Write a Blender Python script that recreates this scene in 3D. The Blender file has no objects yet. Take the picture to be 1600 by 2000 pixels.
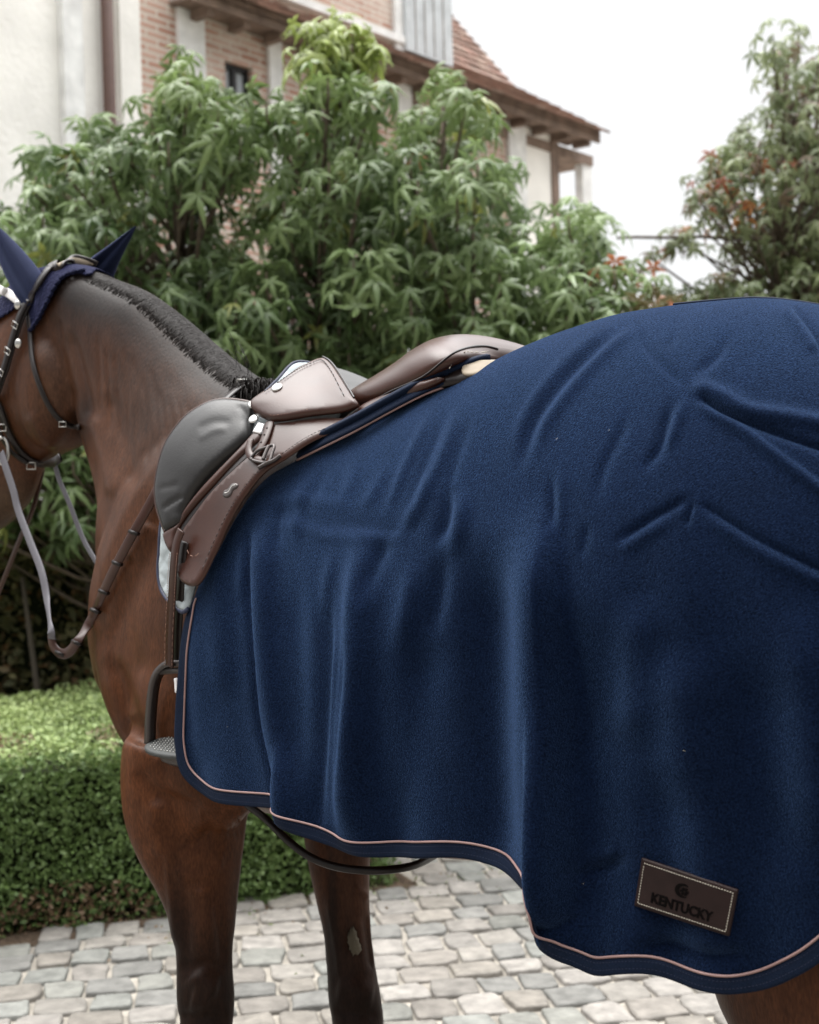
import bpy, bmesh, math, random
import numpy as np
from mathutils import Vector, Matrix
from mathutils.geometry import delaunay_2d_cdt
from mathutils.bvhtree import BVHTree

random.seed(7); rng = np.random.default_rng(7)
scene = bpy.context.scene
COL = scene.collection

# ------------------------------------------------------------------ camera
FPX = 2700.0                       # focal length in pixels of the 1600x2000 photograph
CAM = np.array([0.0, 0.0, 1.42])
_p, _r = math.radians(0.45), math.radians(1.6)
F = np.array([0, math.cos(_p), -math.sin(_p)])
_R0 = np.array([1.0, 0, 0]); _U0 = np.cross(_R0, F)
R = _R0 * math.cos(_r) - _U0 * math.sin(_r)
U = _U0 * math.cos(_r) + _R0 * math.sin(_r)
cam = bpy.data.cameras.new('camera'); camo = bpy.data.objects.new('camera', cam); COL.objects.link(camo)
m = Matrix.Identity(4)
for i in range(3):
    m[i][0] = R[i]; m[i][1] = U[i]; m[i][2] = -F[i]; m[i][3] = CAM[i]
camo.matrix_world = m
cam.sensor_fit = 'HORIZONTAL'; cam.sensor_width = 36; cam.lens = FPX / 1600 * 36
cam.clip_start = 0.05; cam.clip_end = 800
cam.dof.use_dof = True; cam.dof.focus_distance = 1.95; cam.dof.aperture_fstop = 7.5
scene.camera = camo

# ------------------------------------------------------------------ world, sun, exposure
SUN_EL, SUN_AZ = math.radians(68), math.radians(-60)   # azimuth clockwise from +Y
w = bpy.data.worlds.new('World'); scene.world = w; w.use_nodes = True
nt = w.node_tree; nt.nodes.clear()
def wn(t, **k):
    n = nt.nodes.new(t)
    for a, b in k.items(): setattr(n, a, b)
    return n
sky = wn('ShaderNodeTexSky', sky_type='NISHITA', sun_disc=False, sun_elevation=SUN_EL, sun_rotation=SUN_AZ)
tc = wn('ShaderNodeTexCoord'); sep = wn('ShaderNodeSeparateXYZ')
nt.links.new(tc.outputs['Generated'], sep.inputs[0])
mr = wn('ShaderNodeMapRange'); mr.inputs['From Min'].default_value = 0.38; mr.inputs['From Max'].default_value = 1.0
mr.inputs['To Min'].default_value = 3.8; mr.inputs['To Max'].default_value = 40.0
nt.links.new(sep.outputs['Z'], mr.inputs['Value'])
cl = wn('ShaderNodeTexNoise'); cl.inputs['Scale'].default_value = 2.2; cl.inputs['Detail'].default_value = 3
nt.links.new(tc.outputs['Generated'], cl.inputs['Vector'])
cm = wn('ShaderNodeMapRange'); cm.inputs['To Min'].default_value = 0.97; cm.inputs['To Max'].default_value = 1.03
nt.links.new(cl.outputs['Fac'], cm.inputs['Value'])
ar = wn('ShaderNodeMapRange'); ar.interpolation_type = 'SMOOTHSTEP'        # unseen sky behind the camera dimmed, added to darken camera-facing sides
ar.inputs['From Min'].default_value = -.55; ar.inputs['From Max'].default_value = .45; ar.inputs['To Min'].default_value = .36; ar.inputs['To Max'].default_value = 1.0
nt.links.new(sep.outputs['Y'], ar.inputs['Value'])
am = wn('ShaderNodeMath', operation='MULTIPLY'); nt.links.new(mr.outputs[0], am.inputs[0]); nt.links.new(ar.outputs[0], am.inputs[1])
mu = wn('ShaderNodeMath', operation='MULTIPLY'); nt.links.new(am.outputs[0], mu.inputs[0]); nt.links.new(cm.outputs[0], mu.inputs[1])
cc = wn('ShaderNodeCombineColor')
for c_, g_ in zip(('Red', 'Green', 'Blue'), (1.0, 1.0, 1.0)):
    q = wn('ShaderNodeMath', operation='MULTIPLY'); q.inputs[1].default_value = g_
    nt.links.new(mu.outputs[0], q.inputs[0]); nt.links.new(q.outputs[0], cc.inputs[c_])
mx = wn('ShaderNodeMix', data_type='RGBA'); mx.inputs['Factor'].default_value = 0.97
nt.links.new(sky.outputs[0], mx.inputs['A']); nt.links.new(cc.outputs[0], mx.inputs['B'])
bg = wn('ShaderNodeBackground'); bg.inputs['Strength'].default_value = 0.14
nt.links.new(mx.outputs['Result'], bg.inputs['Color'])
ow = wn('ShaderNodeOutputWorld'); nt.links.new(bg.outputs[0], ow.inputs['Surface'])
sl = bpy.data.lights.new('sun', 'SUN'); sl.energy = 1.5; sl.angle = math.radians(35); sl.color = (1, .97, .93)
slo = bpy.data.objects.new('sun', sl); COL.objects.link(slo)
d_ = Vector((math.sin(SUN_AZ) * math.cos(SUN_EL), math.cos(SUN_AZ) * math.cos(SUN_EL), math.sin(SUN_EL)))
slo.rotation_euler = d_.to_track_quat('Z', 'Y').to_euler(); slo.location = (0, 0, 12)
scene.view_settings.view_transform = 'Standard'; scene.view_settings.look = 'None'
scene.view_settings.exposure = 1.0; scene.view_settings.gamma = 1.0
scene.render.engine = 'CYCLES'

# ------------------------------------------------------------------ measuring helpers
# horse frame: s rearward from the withers, t to the horse's left, z up
W0 = np.array([-0.22, 2.46, 0.0]); _C0 = np.array([0.44, 1.89, 0.0])
RW = (_C0 - W0) / np.linalg.norm(_C0 - W0)          # rearward
LW = np.array([RW[1], -RW[0], 0.0])                  # left of the horse
if LW @ (CAM - W0) < 0: LW = -LW
def HF(s, t, z):
    s, t, z = np.broadcast_arrays(np.asarray(s, float), np.asarray(t, float), np.asarray(z, float))
    p = W0 + s[..., None] * RW + t[..., None] * LW
    p[..., 2] = z
    return p
def ray(px, py):
    px = np.asarray(px, float)[..., None]; py = np.asarray(py, float)[..., None]
    return F + R * ((px - 800) / FPX) + U * ((1000 - py) / FPX)
def plane_hit(px, py, o, n):
    d = ray(px, py); k = ((o - CAM) @ n) / (d @ n)
    return CAM + d * k[..., None]
def SP(px, py, t):                                    # pixel seen on the upright plane t of the horse
    d = ray(px, py); k = (np.asarray(t, float) - (CAM - W0) @ LW) / (d @ LW)
    return CAM + d * k[..., None]
def YP(px, py, Y):
    d = ray(px, py); k = (np.asarray(Y, float) - CAM[1]) / d[..., 1]
    return CAM + d * k[..., None]
def GP(px, py, z=0.0):
    d = ray(px, py); k = (z - CAM[2]) / d[..., 2]
    return CAM + d * k[..., None]
def proj(p):
    q = np.asarray(p) - CAM; dz = q @ F
    return 800 + FPX * (q @ R) / dz, 1000 - FPX * (q @ U) / dz
def hfc(p):                                           # world -> (s,t,z)
    q = np.asarray(p) - W0
    return q @ RW, q @ LW, np.asarray(p)[..., 2]

def crv(xs, ys):                                      # smooth interpolation (pchip)
    xs = np.asarray(xs, float); ys = np.asarray(ys, float)
    h = np.diff(xs); d = np.diff(ys) / h
    mm = np.zeros_like(xs); mm[0] = d[0]; mm[-1] = d[-1]
    for i in range(1, len(xs) - 1):
        if d[i-1] * d[i] > 0:
            w1 = 2*h[i] + h[i-1]; w2 = h[i] + 2*h[i-1]
            mm[i] = (w1 + w2) / (w1 / d[i-1] + w2 / d[i])
    def f(x):
        x = np.asarray(x, float); xc = np.clip(x, xs[0], xs[-1])
        i = np.clip(np.searchsorted(xs, xc) - 1, 0, len(xs) - 2)
        u = (xc - xs[i]) / h[i]
        return ((2*u**3 - 3*u**2 + 1) * ys[i] + (u**3 - 2*u**2 + u) * h[i] * mm[i]
                + (-2*u**3 + 3*u**2) * ys[i+1] + (u**3 - u**2) * h[i] * mm[i+1])
    return f
def cat(P, n=8, closed=False):                        # Catmull-Rom through points
    P = np.asarray(P, float); N = len(P); out = []
    seg = N if closed else N - 1
    for i in range(seg):
        if closed: a, b, c, d = P[(i-1) % N], P[i], P[(i+1) % N], P[(i+2) % N]
        else: a, b, c, d = P[max(i-1, 0)], P[i], P[i+1], P[min(i+2, N-1)]
        for k in range(n):
            u = k / n
            out.append(.5 * ((2*b) + (-a+c)*u + (2*a-5*b+4*c-d)*u*u + (-a+3*b-3*c+d)*u**3))
    if not closed: out.append(P[-1])
    return np.array(out)
def resample(P, step=None, n=None):
    P = np.asarray(P, float); L = np.r_[0, np.cumsum(np.linalg.norm(np.diff(P, axis=0), axis=1))]
    if n is None: n = max(2, int(L[-1] / step) + 1)
    q = np.linspace(0, L[-1], n)
    return np.stack([np.interp(q, L, P[:, k]) for k in range(P.shape[1])], 1)

# ------------------------------------------------------------------ object helpers
def mkmesh(name, V, Fc, mat, parent=None, smooth=True, attr=None):
    me = bpy.data.meshes.new(name)
    me.from_pydata([tuple(map(float, v)) for v in V], [], [tuple(int(i) for i in f) for f in Fc])
    me.update()
    if smooth: me.polygons.foreach_set('use_smooth', [True] * len(me.polygons))
    if attr is not None:
        a = me.color_attributes.new('tint', 'FLOAT_COLOR', 'POINT')
        A = np.ones((len(V), 4)); A[:, :3] = attr
        a.data.foreach_set('color', A.ravel())
    o = bpy.data.objects.new(name, me); COL.objects.link(o)
    if mat is not None: me.materials.append(mat)
    if parent is not None: o.parent = parent; o.matrix_parent_inverse = parent.matrix_world.inverted()
    return o
def thing(name, label, cat_, loc=(0, 0, 0), group=None):
    o = bpy.data.objects.new(name, None); COL.objects.link(o); o.location = tuple(map(float, loc))
    o.empty_display_size = .05
    o.matrix_world = Matrix.Translation(Vector(tuple(map(float, loc))))
    o['label'] = label; o['category'] = cat_
    if group: o['group'] = group
    return o
def fixn(o):
    bm = bmesh.new(); bm.from_mesh(o.data); bmesh.ops.recalc_face_normals(bm, faces=bm.faces); bm.to_mesh(o.data); bm.free()
    return o

class MB:                                              # collects shapes for one mesh
    def __init__(s): s.V = []; s.F = []; s.A = []
    def add(s, V, Fc, col=None):
        b = len(s.V); s.V.extend([tuple(v) for v in V]); s.F.extend([tuple(i + b for i in f) for f in Fc])
        s.A.extend([col if col is not None else (1, 1, 1)] * len(V))
    def box(s, c, ax, ay, az, col=None):
        c = np.asarray(c, float); ax = np.asarray(ax, float); ay = np.asarray(ay, float); az = np.asarray(az, float)
        V = [c + i*ax + j*ay + k*az for k in (-1, 1) for j in (-1, 1) for i in (-1, 1)]
        s.add(V, [(0, 2, 3, 1), (4, 5, 7, 6), (0, 1, 5, 4), (2, 6, 7, 3), (0, 4, 6, 2), (1, 3, 7, 5)], col)
    def tube(s, P, r, n=8, col=None, closed=False, sx=1.0, up=None):
        P = np.asarray(P, float); N = len(P); r = np.broadcast_to(np.asarray(r, float), (N,))
        if closed: T = np.roll(P, -1, 0) - np.roll(P, 1, 0)
        else: T = np.gradient(P, axis=0)
        T /= np.linalg.norm(T, axis=1)[:, None] + 1e-12
        u = np.array(up if up is not None else (0.13, 0.21, 1.0), float)
        V = []; prev = None
        for i in range(N):
            a = u if (prev is None or up is not None) else prev
            a = a - T[i] * (a @ T[i])
            if np.linalg.norm(a) < 1e-4: a = np.cross(T[i], [1, 0, 0.1])
            a /= np.linalg.norm(a); b = np.cross(T[i], a); prev = a
            for k in range(n):
                th = 2*math.pi*k/n
                V.append(P[i] + r[i]*(math.cos(th)*a*sx + math.sin(th)*b))
        Fc = []
        for i in range(N if closed else N - 1):
            for k in range(n):
                i2 = (i+1) % N
                Fc.append((i*n+k, i*n+(k+1) % n, i2*n+(k+1) % n, i2*n+k))
        if not closed: Fc += [tuple(range(n))[::-1], tuple((N-1)*n + k for k in range(n))]
        s.add(V, Fc, col)
    def strap(s, P, wdt, th, nrm, col=None, edge=.35):        # flat strap with rounded edges; nrm = face normals
        P = np.asarray(P, float); N = len(P); T = np.gradient(P, axis=0); T /= np.linalg.norm(T, axis=1)[:, None] + 1e-12
        nrm = np.broadcast_to(np.asarray(nrm, float), P.shape); wdt = np.broadcast_to(np.asarray(wdt, float), (N,))
        prof = [(-1, -.3), (-1, .3), (-.86, 1), (.86, 1), (1, .3), (1, -.3), (.86, -1), (-.86, -1)]
        V = []
        for i in range(N):
            nn = nrm[i] - T[i]*(nrm[i] @ T[i]); nn /= np.linalg.norm(nn); b = np.cross(T[i], nn)
            for x, y in prof: V.append(P[i] + b*x*wdt[i]/2 + nn*(y*th/2))
        n = len(prof); Fc = []
        for i in range(N-1):
            for k in range(n): Fc.append((i*n+k, i*n+(k+1) % n, (i+1)*n+(k+1) % n, (i+1)*n+k))
        Fc += [tuple(range(n))[::-1], tuple((N-1)*n + k for k in range(n))]
        s.add(V, Fc, col)
    def ell(s, c, ax, ay, az, nu=16, nv=10, col=None):
        c = np.asarray(c, float); ax = np.asarray(ax, float); ay = np.asarray(ay, float); az = np.asarray(az, float)
        V = [c - az]; 
        for j in range(1, nv):
            ph = -math.pi/2 + math.pi*j/nv
            for i in range(nu):
                th = 2*math.pi*i/nu
                V.append(c + math.cos(ph)*(math.cos(th)*ax + math.sin(th)*ay) + math.sin(ph)*az)
        V.append(c + az); L = len(V)-1
        Fc = [(0, 1+(i+1) % nu, 1+i) for i in range(nu)]
        for j in range(nv-2):
            for i in range(nu):
                a = 1+j*nu; Fc.append((a+i, a+(i+1) % nu, a+nu+(i+1) % nu, a+nu+i))
        a = 1+(nv-2)*nu
        Fc += [(a+i, a+(i+1) % nu, L) for i in range(nu)]
        s.add(V, Fc, col)
    def loft(s, rings, col=None, caps=True):
        n = len(rings[0]); V = [v for r in rings for v in r]; Fc = []
        for i in range(len(rings)-1):
            for k in range(n): Fc.append((i*n+k, i*n+(k+1) % n, (i+1)*n+(k+1) % n, (i+1)*n+k))
        if caps:
            V = list(V); c0 = np.mean(rings[0], 0); c1 = np.mean(rings[-1], 0); a = len(V); V += [c0, c1]
            L = (len(rings)-1)*n
            for k in range(n): Fc += [(a, (k+1) % n, k), (a+1, L+k, L+(k+1) % n)]
        s.add(V, Fc, col)
    def build(s, name, mat, parent=None, smooth=True, tint=False, fix=True):
        o = mkmesh(name, s.V, s.F, mat, parent, smooth, np.array(s.A, float) if tint else None)
        if fix: fixn(o)
        return o

def noise3(P, sc, seed=0):                             # cheap smooth noise from sines, about -1..1
    g = np.random.default_rng(seed); P = np.asarray(P); out = np.zeros(P.shape[:-1])
    for k in range(7):
        d = g.normal(size=P.shape[-1]); d *= sc * g.uniform(.6, 1.7) / np.linalg.norm(d)
        out += np.sin(P @ d + g.uniform(0, 6.28))
    return out / 3.2

# ------------------------------------------------------------------ materials
def mat(name, col=(.5, .5, .5), rough=.6, spec=.5, sheen=0, sheen_col=(1, 1, 1), metal=0, tint=False,
        var=0.0, vscale=20, bump=0.0, bscale=200, bstretch=(1, 1, 1), bdist=.002, coat=0, col2=None, bdetail=3, sub=0, trans=0, sheen_rough=.5):
    m = bpy.data.materials.new(name); m.use_nodes = True; n = m.node_tree.nodes; L = m.node_tree.links
    b = n['Principled BSDF']
    b.inputs['Roughness'].default_value = rough; b.inputs['Specular IOR Level'].default_value = spec
    b.inputs['Metallic'].default_value = metal; b.inputs['Base Color'].default_value = (*col, 1)
    b.inputs['Sheen Weight'].default_value = sheen; b.inputs['Sheen Tint'].default_value = (*sheen_col, 1)
    b.inputs['Sheen Roughness'].default_value = sheen_rough; b.inputs['Coat Weight'].default_value = coat
    tcn = n.new('ShaderNodeTexCoord')
    src = None
    if tint:
        a = n.new('ShaderNodeAttribute'); a.attribute_name = 'tint'; src = a.outputs['Color']
        mm_ = n.new('ShaderNodeMix'); mm_.data_type = 'RGBA'; mm_.blend_type = 'MULTIPLY'; mm_.inputs['Factor'].default_value = 1
        mm_.inputs['A'].default_value = (*col, 1); L.new(src, mm_.inputs['B']); src = mm_.outputs['Result']
    if var > 0 or col2 is not None:
        no = n.new('ShaderNodeTexNoise'); no.inputs['Scale'].default_value = vscale; no.inputs['Detail'].default_value = 5
        L.new(tcn.outputs['Object'], no.inputs['Vector'])
        mr_ = n.new('ShaderNodeMapRange'); mr_.inputs['From Min'].default_value = .3; mr_.inputs['From Max'].default_value = .7
        L.new(no.outputs['Fac'], mr_.inputs['Value'])
        mm_ = n.new('ShaderNodeMix'); mm_.data_type = 'RGBA'
        L.new(mr_.outputs[0], mm_.inputs['Factor'])
        if col2 is not None:
            if src is not None: L.new(src, mm_.inputs['A'])
            else: mm_.inputs['A'].default_value = (*col, 1)
            mm_.inputs['B'].default_value = (*col2, 1)
        else:
            h1 = n.new('ShaderNodeHueSaturation'); h1.inputs['Value'].default_value = 1 - var
            h2 = n.new('ShaderNodeHueSaturation'); h2.inputs['Value'].default_value = 1 + var
            for h in (h1, h2):
                if src is not None: L.new(src, h.inputs['Color'])
                else: h.inputs['Color'].default_value = (*col, 1)
            L.new(h1.outputs[0], mm_.inputs['A']); L.new(h2.outputs[0], mm_.inputs['B'])
        src = mm_.outputs['Result']
    if src is not None: L.new(src, b.inputs['Base Color'])
    if bump > 0:
        mp = n.new('ShaderNodeMapping'); mp.inputs['Scale'].default_value = bstretch
        L.new(tcn.outputs['Object'], mp.inputs['Vector'])
        no = n.new('ShaderNodeTexNoise'); no.inputs['Scale'].default_value = bscale; no.inputs['Detail'].default_value = bdetail
        L.new(mp.outputs[0], no.inputs['Vector'])
        bp = n.new('ShaderNodeBump'); bp.inputs['Strength'].default_value = bump; bp.inputs['Distance'].default_value = bdist
        L.new(no.outputs['Fac'], bp.inputs['Height']); L.new(bp.outputs[0], b.inputs['Normal'])
    if trans > 0:
        tr = n.new('ShaderNodeBsdfTranslucent'); ms = n.new('ShaderNodeMixShader'); ms.inputs[0].default_value = trans
        if src is not None: L.new(src, tr.inputs['Color'])
        else: tr.inputs['Color'].default_value = (*col, 1)
        L.new(b.outputs[0], ms.inputs[1]); L.new(tr.outputs[0], ms.inputs[2]); L.new(ms.outputs[0], n['Material Output'].inputs[0])
    return m
M = {}
M['fleece'] = mat('navy_fleece', (.0014, .0034, .0118), 1.0, .02, sheen=.34, sheen_col=(.165, .30, .60), bump=.9, bscale=520, bdist=.0020, var=.12, vscale=22, sheen_rough=.55, bdetail=6)
M['webbing'] = mat('navy_webbing', (.0045, .009, .022), .7, .08, sheen=.0, sheen_col=(.3, .4, .6), bump=.6, bscale=600, bdist=.001, var=.2, vscale=300)
M['piping'] = mat('pink_piping', (.21, .125, .115), .55, .5, var=.1, vscale=60)
M['coat'] = mat('bay_coat', (.49, .395, .335), .42, .09, tint=True, sheen=.0, sheen_col=(.75, .65, .6), bump=.55, bscale=260, bstretch=(1, 1, .25), bdist=.0010, var=.22, vscale=11, bdetail=6)
M['mane'] = mat('black_mane', (.010, .0078, .0068), .5, .07, var=.3, vscale=200)
M['hoof'] = mat('dark_hoof', (.03, .026, .022), .5, .4, var=.2, vscale=40)
M['leather'] = mat('brown_leather', (.032, .0105, .0060), .33, .28, var=.22, vscale=14, bump=.25, bscale=420, bdist=.0006)
M['leather_dark'] = mat('dark_brown_leather', (.008, .005, .0045), .36, .24, var=.25, vscale=20, bump=.25, bscale=420, bdist=.0006)
M['leather_soft'] = mat('soft_dark_leather', (.010, .009, .0088), .40, .28, var=.12, vscale=9, bump=.35, bscale=300, bdist=.0007)
M['leather_patch'] = mat('patch_leather', (.014, .0072, .0066), .45, .14, var=.18, vscale=30, bump=.3, bscale=500, bdist=.0006)
M['emboss'] = mat('embossed_leather', (.0020, .0012, .0012), .7, .05)
M['thread'] = mat('cream_thread', (.34, .31, .26), .7, .2)
M['thread_brown'] = mat('tan_thread', (.22, .13, .10), .7, .2)
M['silver'] = mat('silver_metal', (.50, .49, .47), .28, .5, metal=1)
M['dark_metal'] = mat('dark_metal', (.05, .042, .04), .38, .5, metal=.6, bump=.1, bscale=300)
M['rubber'] = mat('grey_rubber', (.035, .037, .036), .55, .3, var=.2, vscale=90)
M['rein_grey'] = mat('grey_rein_rubber', (.085, .080, .092), .5, .4, bump=.5, bscale=500, bdist=.001)
M['pad'] = mat('white_quilt', (.28, .31, .32), .8, .2, var=.06, vscale=30, bump=.3, bscale=300, bdist=.001)
M['pad_edge'] = mat('navy_pad_edge', (.012, .016, .04), .6, .4, bump=.4, bscale=500, bdist=.001)
M['bonnet'] = mat('navy_bonnet', (.0055, .0085, .022), .9, .1, sheen=.15, sheen_col=(.3, .35, .8), bump=.5, bscale=300, bdist=.001)
M['lace'] = mat('navy_crochet', (.0035, .005, .016), .9, .1, sheen=.12, sheen_col=(.3, .3, .8), bump=1.0, bscale=160, bdist=.005)
M['cream'] = mat('cream_leather', (.24, .20, .15), .6, .2, var=.1, vscale=60)
M['white'] = mat('white_patent', (.62, .60, .60), .25, .5)
M['eye_socket'] = mat('nostril_dark', (.004, .003, .003), .8, .05)
M['skin'] = mat('chestnut_skin', (.10, .085, .06), .8, .2, bump=1, bscale=160, bdist=.003, bstretch=(1, 1, 5))

def coat_detail(m):
    n = m.node_tree.nodes; L = m.node_tree.links; b = n['Principled BSDF']; src = b.inputs['Base Color'].links[0].from_socket
    tcn = n.new('ShaderNodeTexCoord'); mp = n.new('ShaderNodeMapping'); mp.inputs['Scale'].default_value = (1, 1, .28); mp.inputs['Rotation'].default_value = (.35, .25, 0)
    L.new(tcn.outputs['Object'], mp.inputs['Vector'])
    prev = src
    for sc, lo, hi in ((320, .72, 1.32), (80, .84, 1.17)):
        no = n.new('ShaderNodeTexNoise'); no.inputs['Scale'].default_value = sc; no.inputs['Detail'].default_value = 4; L.new(mp.outputs[0], no.inputs['Vector'])
        mr_ = n.new('ShaderNodeMapRange'); mr_.inputs['From Min'].default_value = .3; mr_.inputs['From Max'].default_value = .7; mr_.inputs['To Min'].default_value = lo; mr_.inputs['To Max'].default_value = hi
        L.new(no.outputs['Fac'], mr_.inputs['Value']); h = n.new('ShaderNodeHueSaturation'); L.new(mr_.outputs[0], h.inputs['Value']); L.new(prev, h.inputs['Color']); prev = h.outputs[0]
        if sc == 300:
            r_ = n.new('ShaderNodeMapRange'); r_.inputs['From Min'].default_value = .3; r_.inputs['From Max'].default_value = .7; r_.inputs['To Min'].default_value = .36; r_.inputs['To Max'].default_value = .60
            L.new(no.outputs['Fac'], r_.inputs['Value']); L.new(r_.outputs[0], b.inputs['Roughness'])
    L.new(prev, b.inputs['Base Color'])
coat_detail(M['coat'])
def fleece_detail(m):
    n = m.node_tree.nodes; L = m.node_tree.links; b = n['Principled BSDF']; src = b.inputs['Base Color'].links[0].from_socket; tcn = n.new('ShaderNodeTexCoord')
    for sc, lo, hi in ((420, .55, 1.55), (900, .7, 1.35)):
        no = n.new('ShaderNodeTexNoise'); no.inputs['Scale'].default_value = sc; no.inputs['Detail'].default_value = 3; L.new(tcn.outputs['Object'], no.inputs['Vector'])
        mr_ = n.new('ShaderNodeMapRange'); mr_.inputs['From Min'].default_value = .32; mr_.inputs['From Max'].default_value = .68; mr_.inputs['To Min'].default_value = lo; mr_.inputs['To Max'].default_value = hi
        L.new(no.outputs['Fac'], mr_.inputs['Value']); h = n.new('ShaderNodeHueSaturation'); L.new(mr_.outputs[0], h.inputs['Value']); L.new(src, h.inputs['Color']); src = h.outputs[0]
        if sc == 420:
            q = n.new('ShaderNodeMath'); q.operation = 'MULTIPLY'; q.inputs[1].default_value = .25; L.new(mr_.outputs[0], q.inputs[0]); L.new(q.outputs[0], b.inputs['Sheen Weight'])
    L.new(src, b.inputs['Base Color'])
fleece_detail(M['fleece'])
def LOG(*a): pass
# ================================================================== THE HORSE'S SHAPE
z_top = crv([-.42, -.36, -.25, -.12, 0, .15, .3, .42, .55, .65, .75, .9, 1.05, 1.2, 1.3, 1.38],
            [1.22, 1.34, 1.46, 1.565, 1.615, 1.585, 1.578, 1.598, 1.630, 1.652, 1.664, 1.660, 1.628, 1.566, 1.505, 1.42])
z_bot = crv([-.42, -.36, -.25, -.12, 0, .15, .35, .55, .75, .9, 1.05, 1.2, 1.3, 1.38],
            [1.00, .93, .885, .868, .870, .862, .855, .87, .91, .95, 1.0, 1.06, 1.12, 1.2])
wid = crv([-.42, -.36, -.25, -.12, 0, .15, .35, .55, .75, .9, 1.05, 1.2, 1.3, 1.38],
          [.07, .15, .20, .225, .235, .262, .292, .303, .298, .285, .265, .215, .15, .06])
hgt = crv([-.45, -.25, 0, .3, .6, .9, 1.1, 1.38], [.1, .32, .46, .48, .46, .42, .38, .14])
rug_w = crv([-.2, 0, .08, .2, .35, .55, .75, .9, 1.05, 1.2, 1.3, 1.40],
            [.27, .285, .29, .30, .318, .325, .325, .318, .302, .262, .20, .08])
def rug0(s, ph):
    """smooth resting surface of the rug: ph 0 on the spine, 1 at the widest place, then hanging"""
    s = np.asarray(s, float); ph = np.asarray(ph, float)
    th = np.clip(ph, 0, 1) * math.pi/2; w_ = rug_w(s); h = hgt(s)
    t = w_ * np.sin(th) ** 1.0; z = z_top(s) + .016 - h*(1 - np.cos(th))
    e = np.maximum(ph - 1, 0)
    t = t + e*.012; z = z - e*.5
    t = t + .02*np.exp(-((s-.95)/.2)**2) * np.exp(-((ph-1.15)/.5)**2)
    return HF(s, t, z)

# ------------------------------------------------------------------ body pieces -> one continuous surface
bb = MB(); NR = 40
def ring_st(s, n=NR):
    zt, zb, w_, h = float(z_top(s)), float(z_bot(s)), float(wid(s)), float(hgt(s))
    out = []
    h = min(h, zt - zb - .1)
    for k in range(n):
        th = 2*math.pi*k/n; c, si = math.cos(th), math.sin(th)
        t = w_*si; z = (zt - h) + (h*c if c > 0 else (zt-h-zb)*c)
        out.append(HF(s, t, z))
    return out
bb.loft([ring_st(s) for s in np.linspace(-.42, 1.38, 60)])
def ring_ax(c, a, b, n=28, e=1.0):
    out = []
    for k in range(n):
        th = 2*math.pi*k/n; x, y = math.cos(th), math.sin(th)
        out.append(c + a*math.copysign(abs(x)**e, x) + b*math.copysign(abs(y)**e, y))
    return out
def pair_loft(rows, n=10, e=1.0, t0=0.0, side=None):
    rows = cat(np.array(rows, float), n)
    rings = []
    for (x1, y1, x2, y2, th, tt) in rows:
        A = SP(x1, y1, tt); B = SP(x2, y2, tt)
        rings.append(ring_ax((A+B)/2, (A-B)/2, (LW if side is None else side)*th, e=e))
    bb.loft(rings)
# neck: crest pixel, underside pixel, half thickness, offset
pair_loft([(640, 830, 275, 1370, .165, 0), (568, 790, 262, 1250, .168, 0), (500, 744, 240, 1120, .150, 0), (425, 688, 236, 1030, .122, 0),
           (350, 622, 214, 950, .096, 0), (285, 572, 192, 885, .084, 0), (225, 545, 180, 820, .076, 0),
           (170, 523, 165, 760, .070, 0), (120, 519, 120, 690, .062, 0)], e=.92)
# head: front of the face, back of the jaw
HSIDE = LW*.97 + RW*.05
pair_loft([(95, 524, 185, 735, .055, 0), (52, 545, 182, 800, .074, 0), (12, 600, 172, 842, .088, .0), (-25, 680, 150, 872, .088, 0),
           (-55, 760, 112, 890, .070, 0), (-85, 840, 82, 915, .055, 0), (-112, 915, 70, 950, .048, 0),
           (-128, 975, 52, 985, .048, 0), (-120, 1030, 10, 1025, .042, 0), (-90, 1055, -40, 1050, .022, 0)], e=.95, side=HSIDE)
# cheek disc and throat
c_ = SP(92, 765, .045); bb.ell(c_, RW*.095, LW*.050, np.array([0, 0, .115]))
# shoulder and chest masses
def blob(px, py, t, rs, rt, rz, tilt=0):
    c = SP(px, py, t); a = RW*math.cos(tilt) + np.array([0, 0, 1])*math.sin(tilt); b = -RW*math.sin(tilt) + np.array([0, 0, 1])*math.cos(tilt)
    bb.ell(c, a*rs, LW*rt, b*rz)
blob(300, 1320, .11, .105, .10, .17, .35)     # point of shoulder
blob(330, 1130, .095, .17, .112, .30, -.5)      # shoulder blade
blob(370, 1400, .16, .14, .085, .15)            # upper arm / triceps
blob(395, 1500, .165, .12, .075, .12)
def pleg(rows, t, dep=.85, n=8):
    rows = cat(np.array(rows, float), n); rings = []
    for (y, xl, xr) in rows:
        A = SP(xl, y, t); B = SP(xr, y, t); h = ((B-A) @ R)/2
        rings.append(ring_ax((A+B)/2, R*h, F*h*dep, n=24))
    return rings
def hring(s, t, z, rs, rt, n=24):
    return ring_ax(HF(s, t, z), RW*rs, LW*rt, n)
def lower_leg(c0, r0, zk, fwd=0, tdir=0):
    """from the knee down to the hoof, near vertical"""
    s0, t0, _ = hfc(c0); out = []
    for z, r, ds in [(zk-.05, r0*.92, 0), (zk-.10, r0*.80, .0), (zk-.16, .031, .005), (zk-.26, .028, .006), (.17, .031, .006), (.14, .039, .008),
                     (.11, .036, .0), (.085, .033, -.02), (.06, .037, -.035), (.05, .055, -.045), (.02, .062, -.055), (.0, .066, -.06)]:
        out.append(hring(s0 + ds, t0, z, r, r*.92))
    return out
near = pleg([(1440, 262, 470), (1500, 258, 476), (1560, 259, 472), (1620, 268, 468), (1680, 289, 463), (1740, 318, 459), (1800, 340, 456), (1850, 349, 451),
             (1900, 351, 451), (1945, 350, 455), (1990, 354, 453), (2040, 360, 449)], .165, .72)
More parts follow.
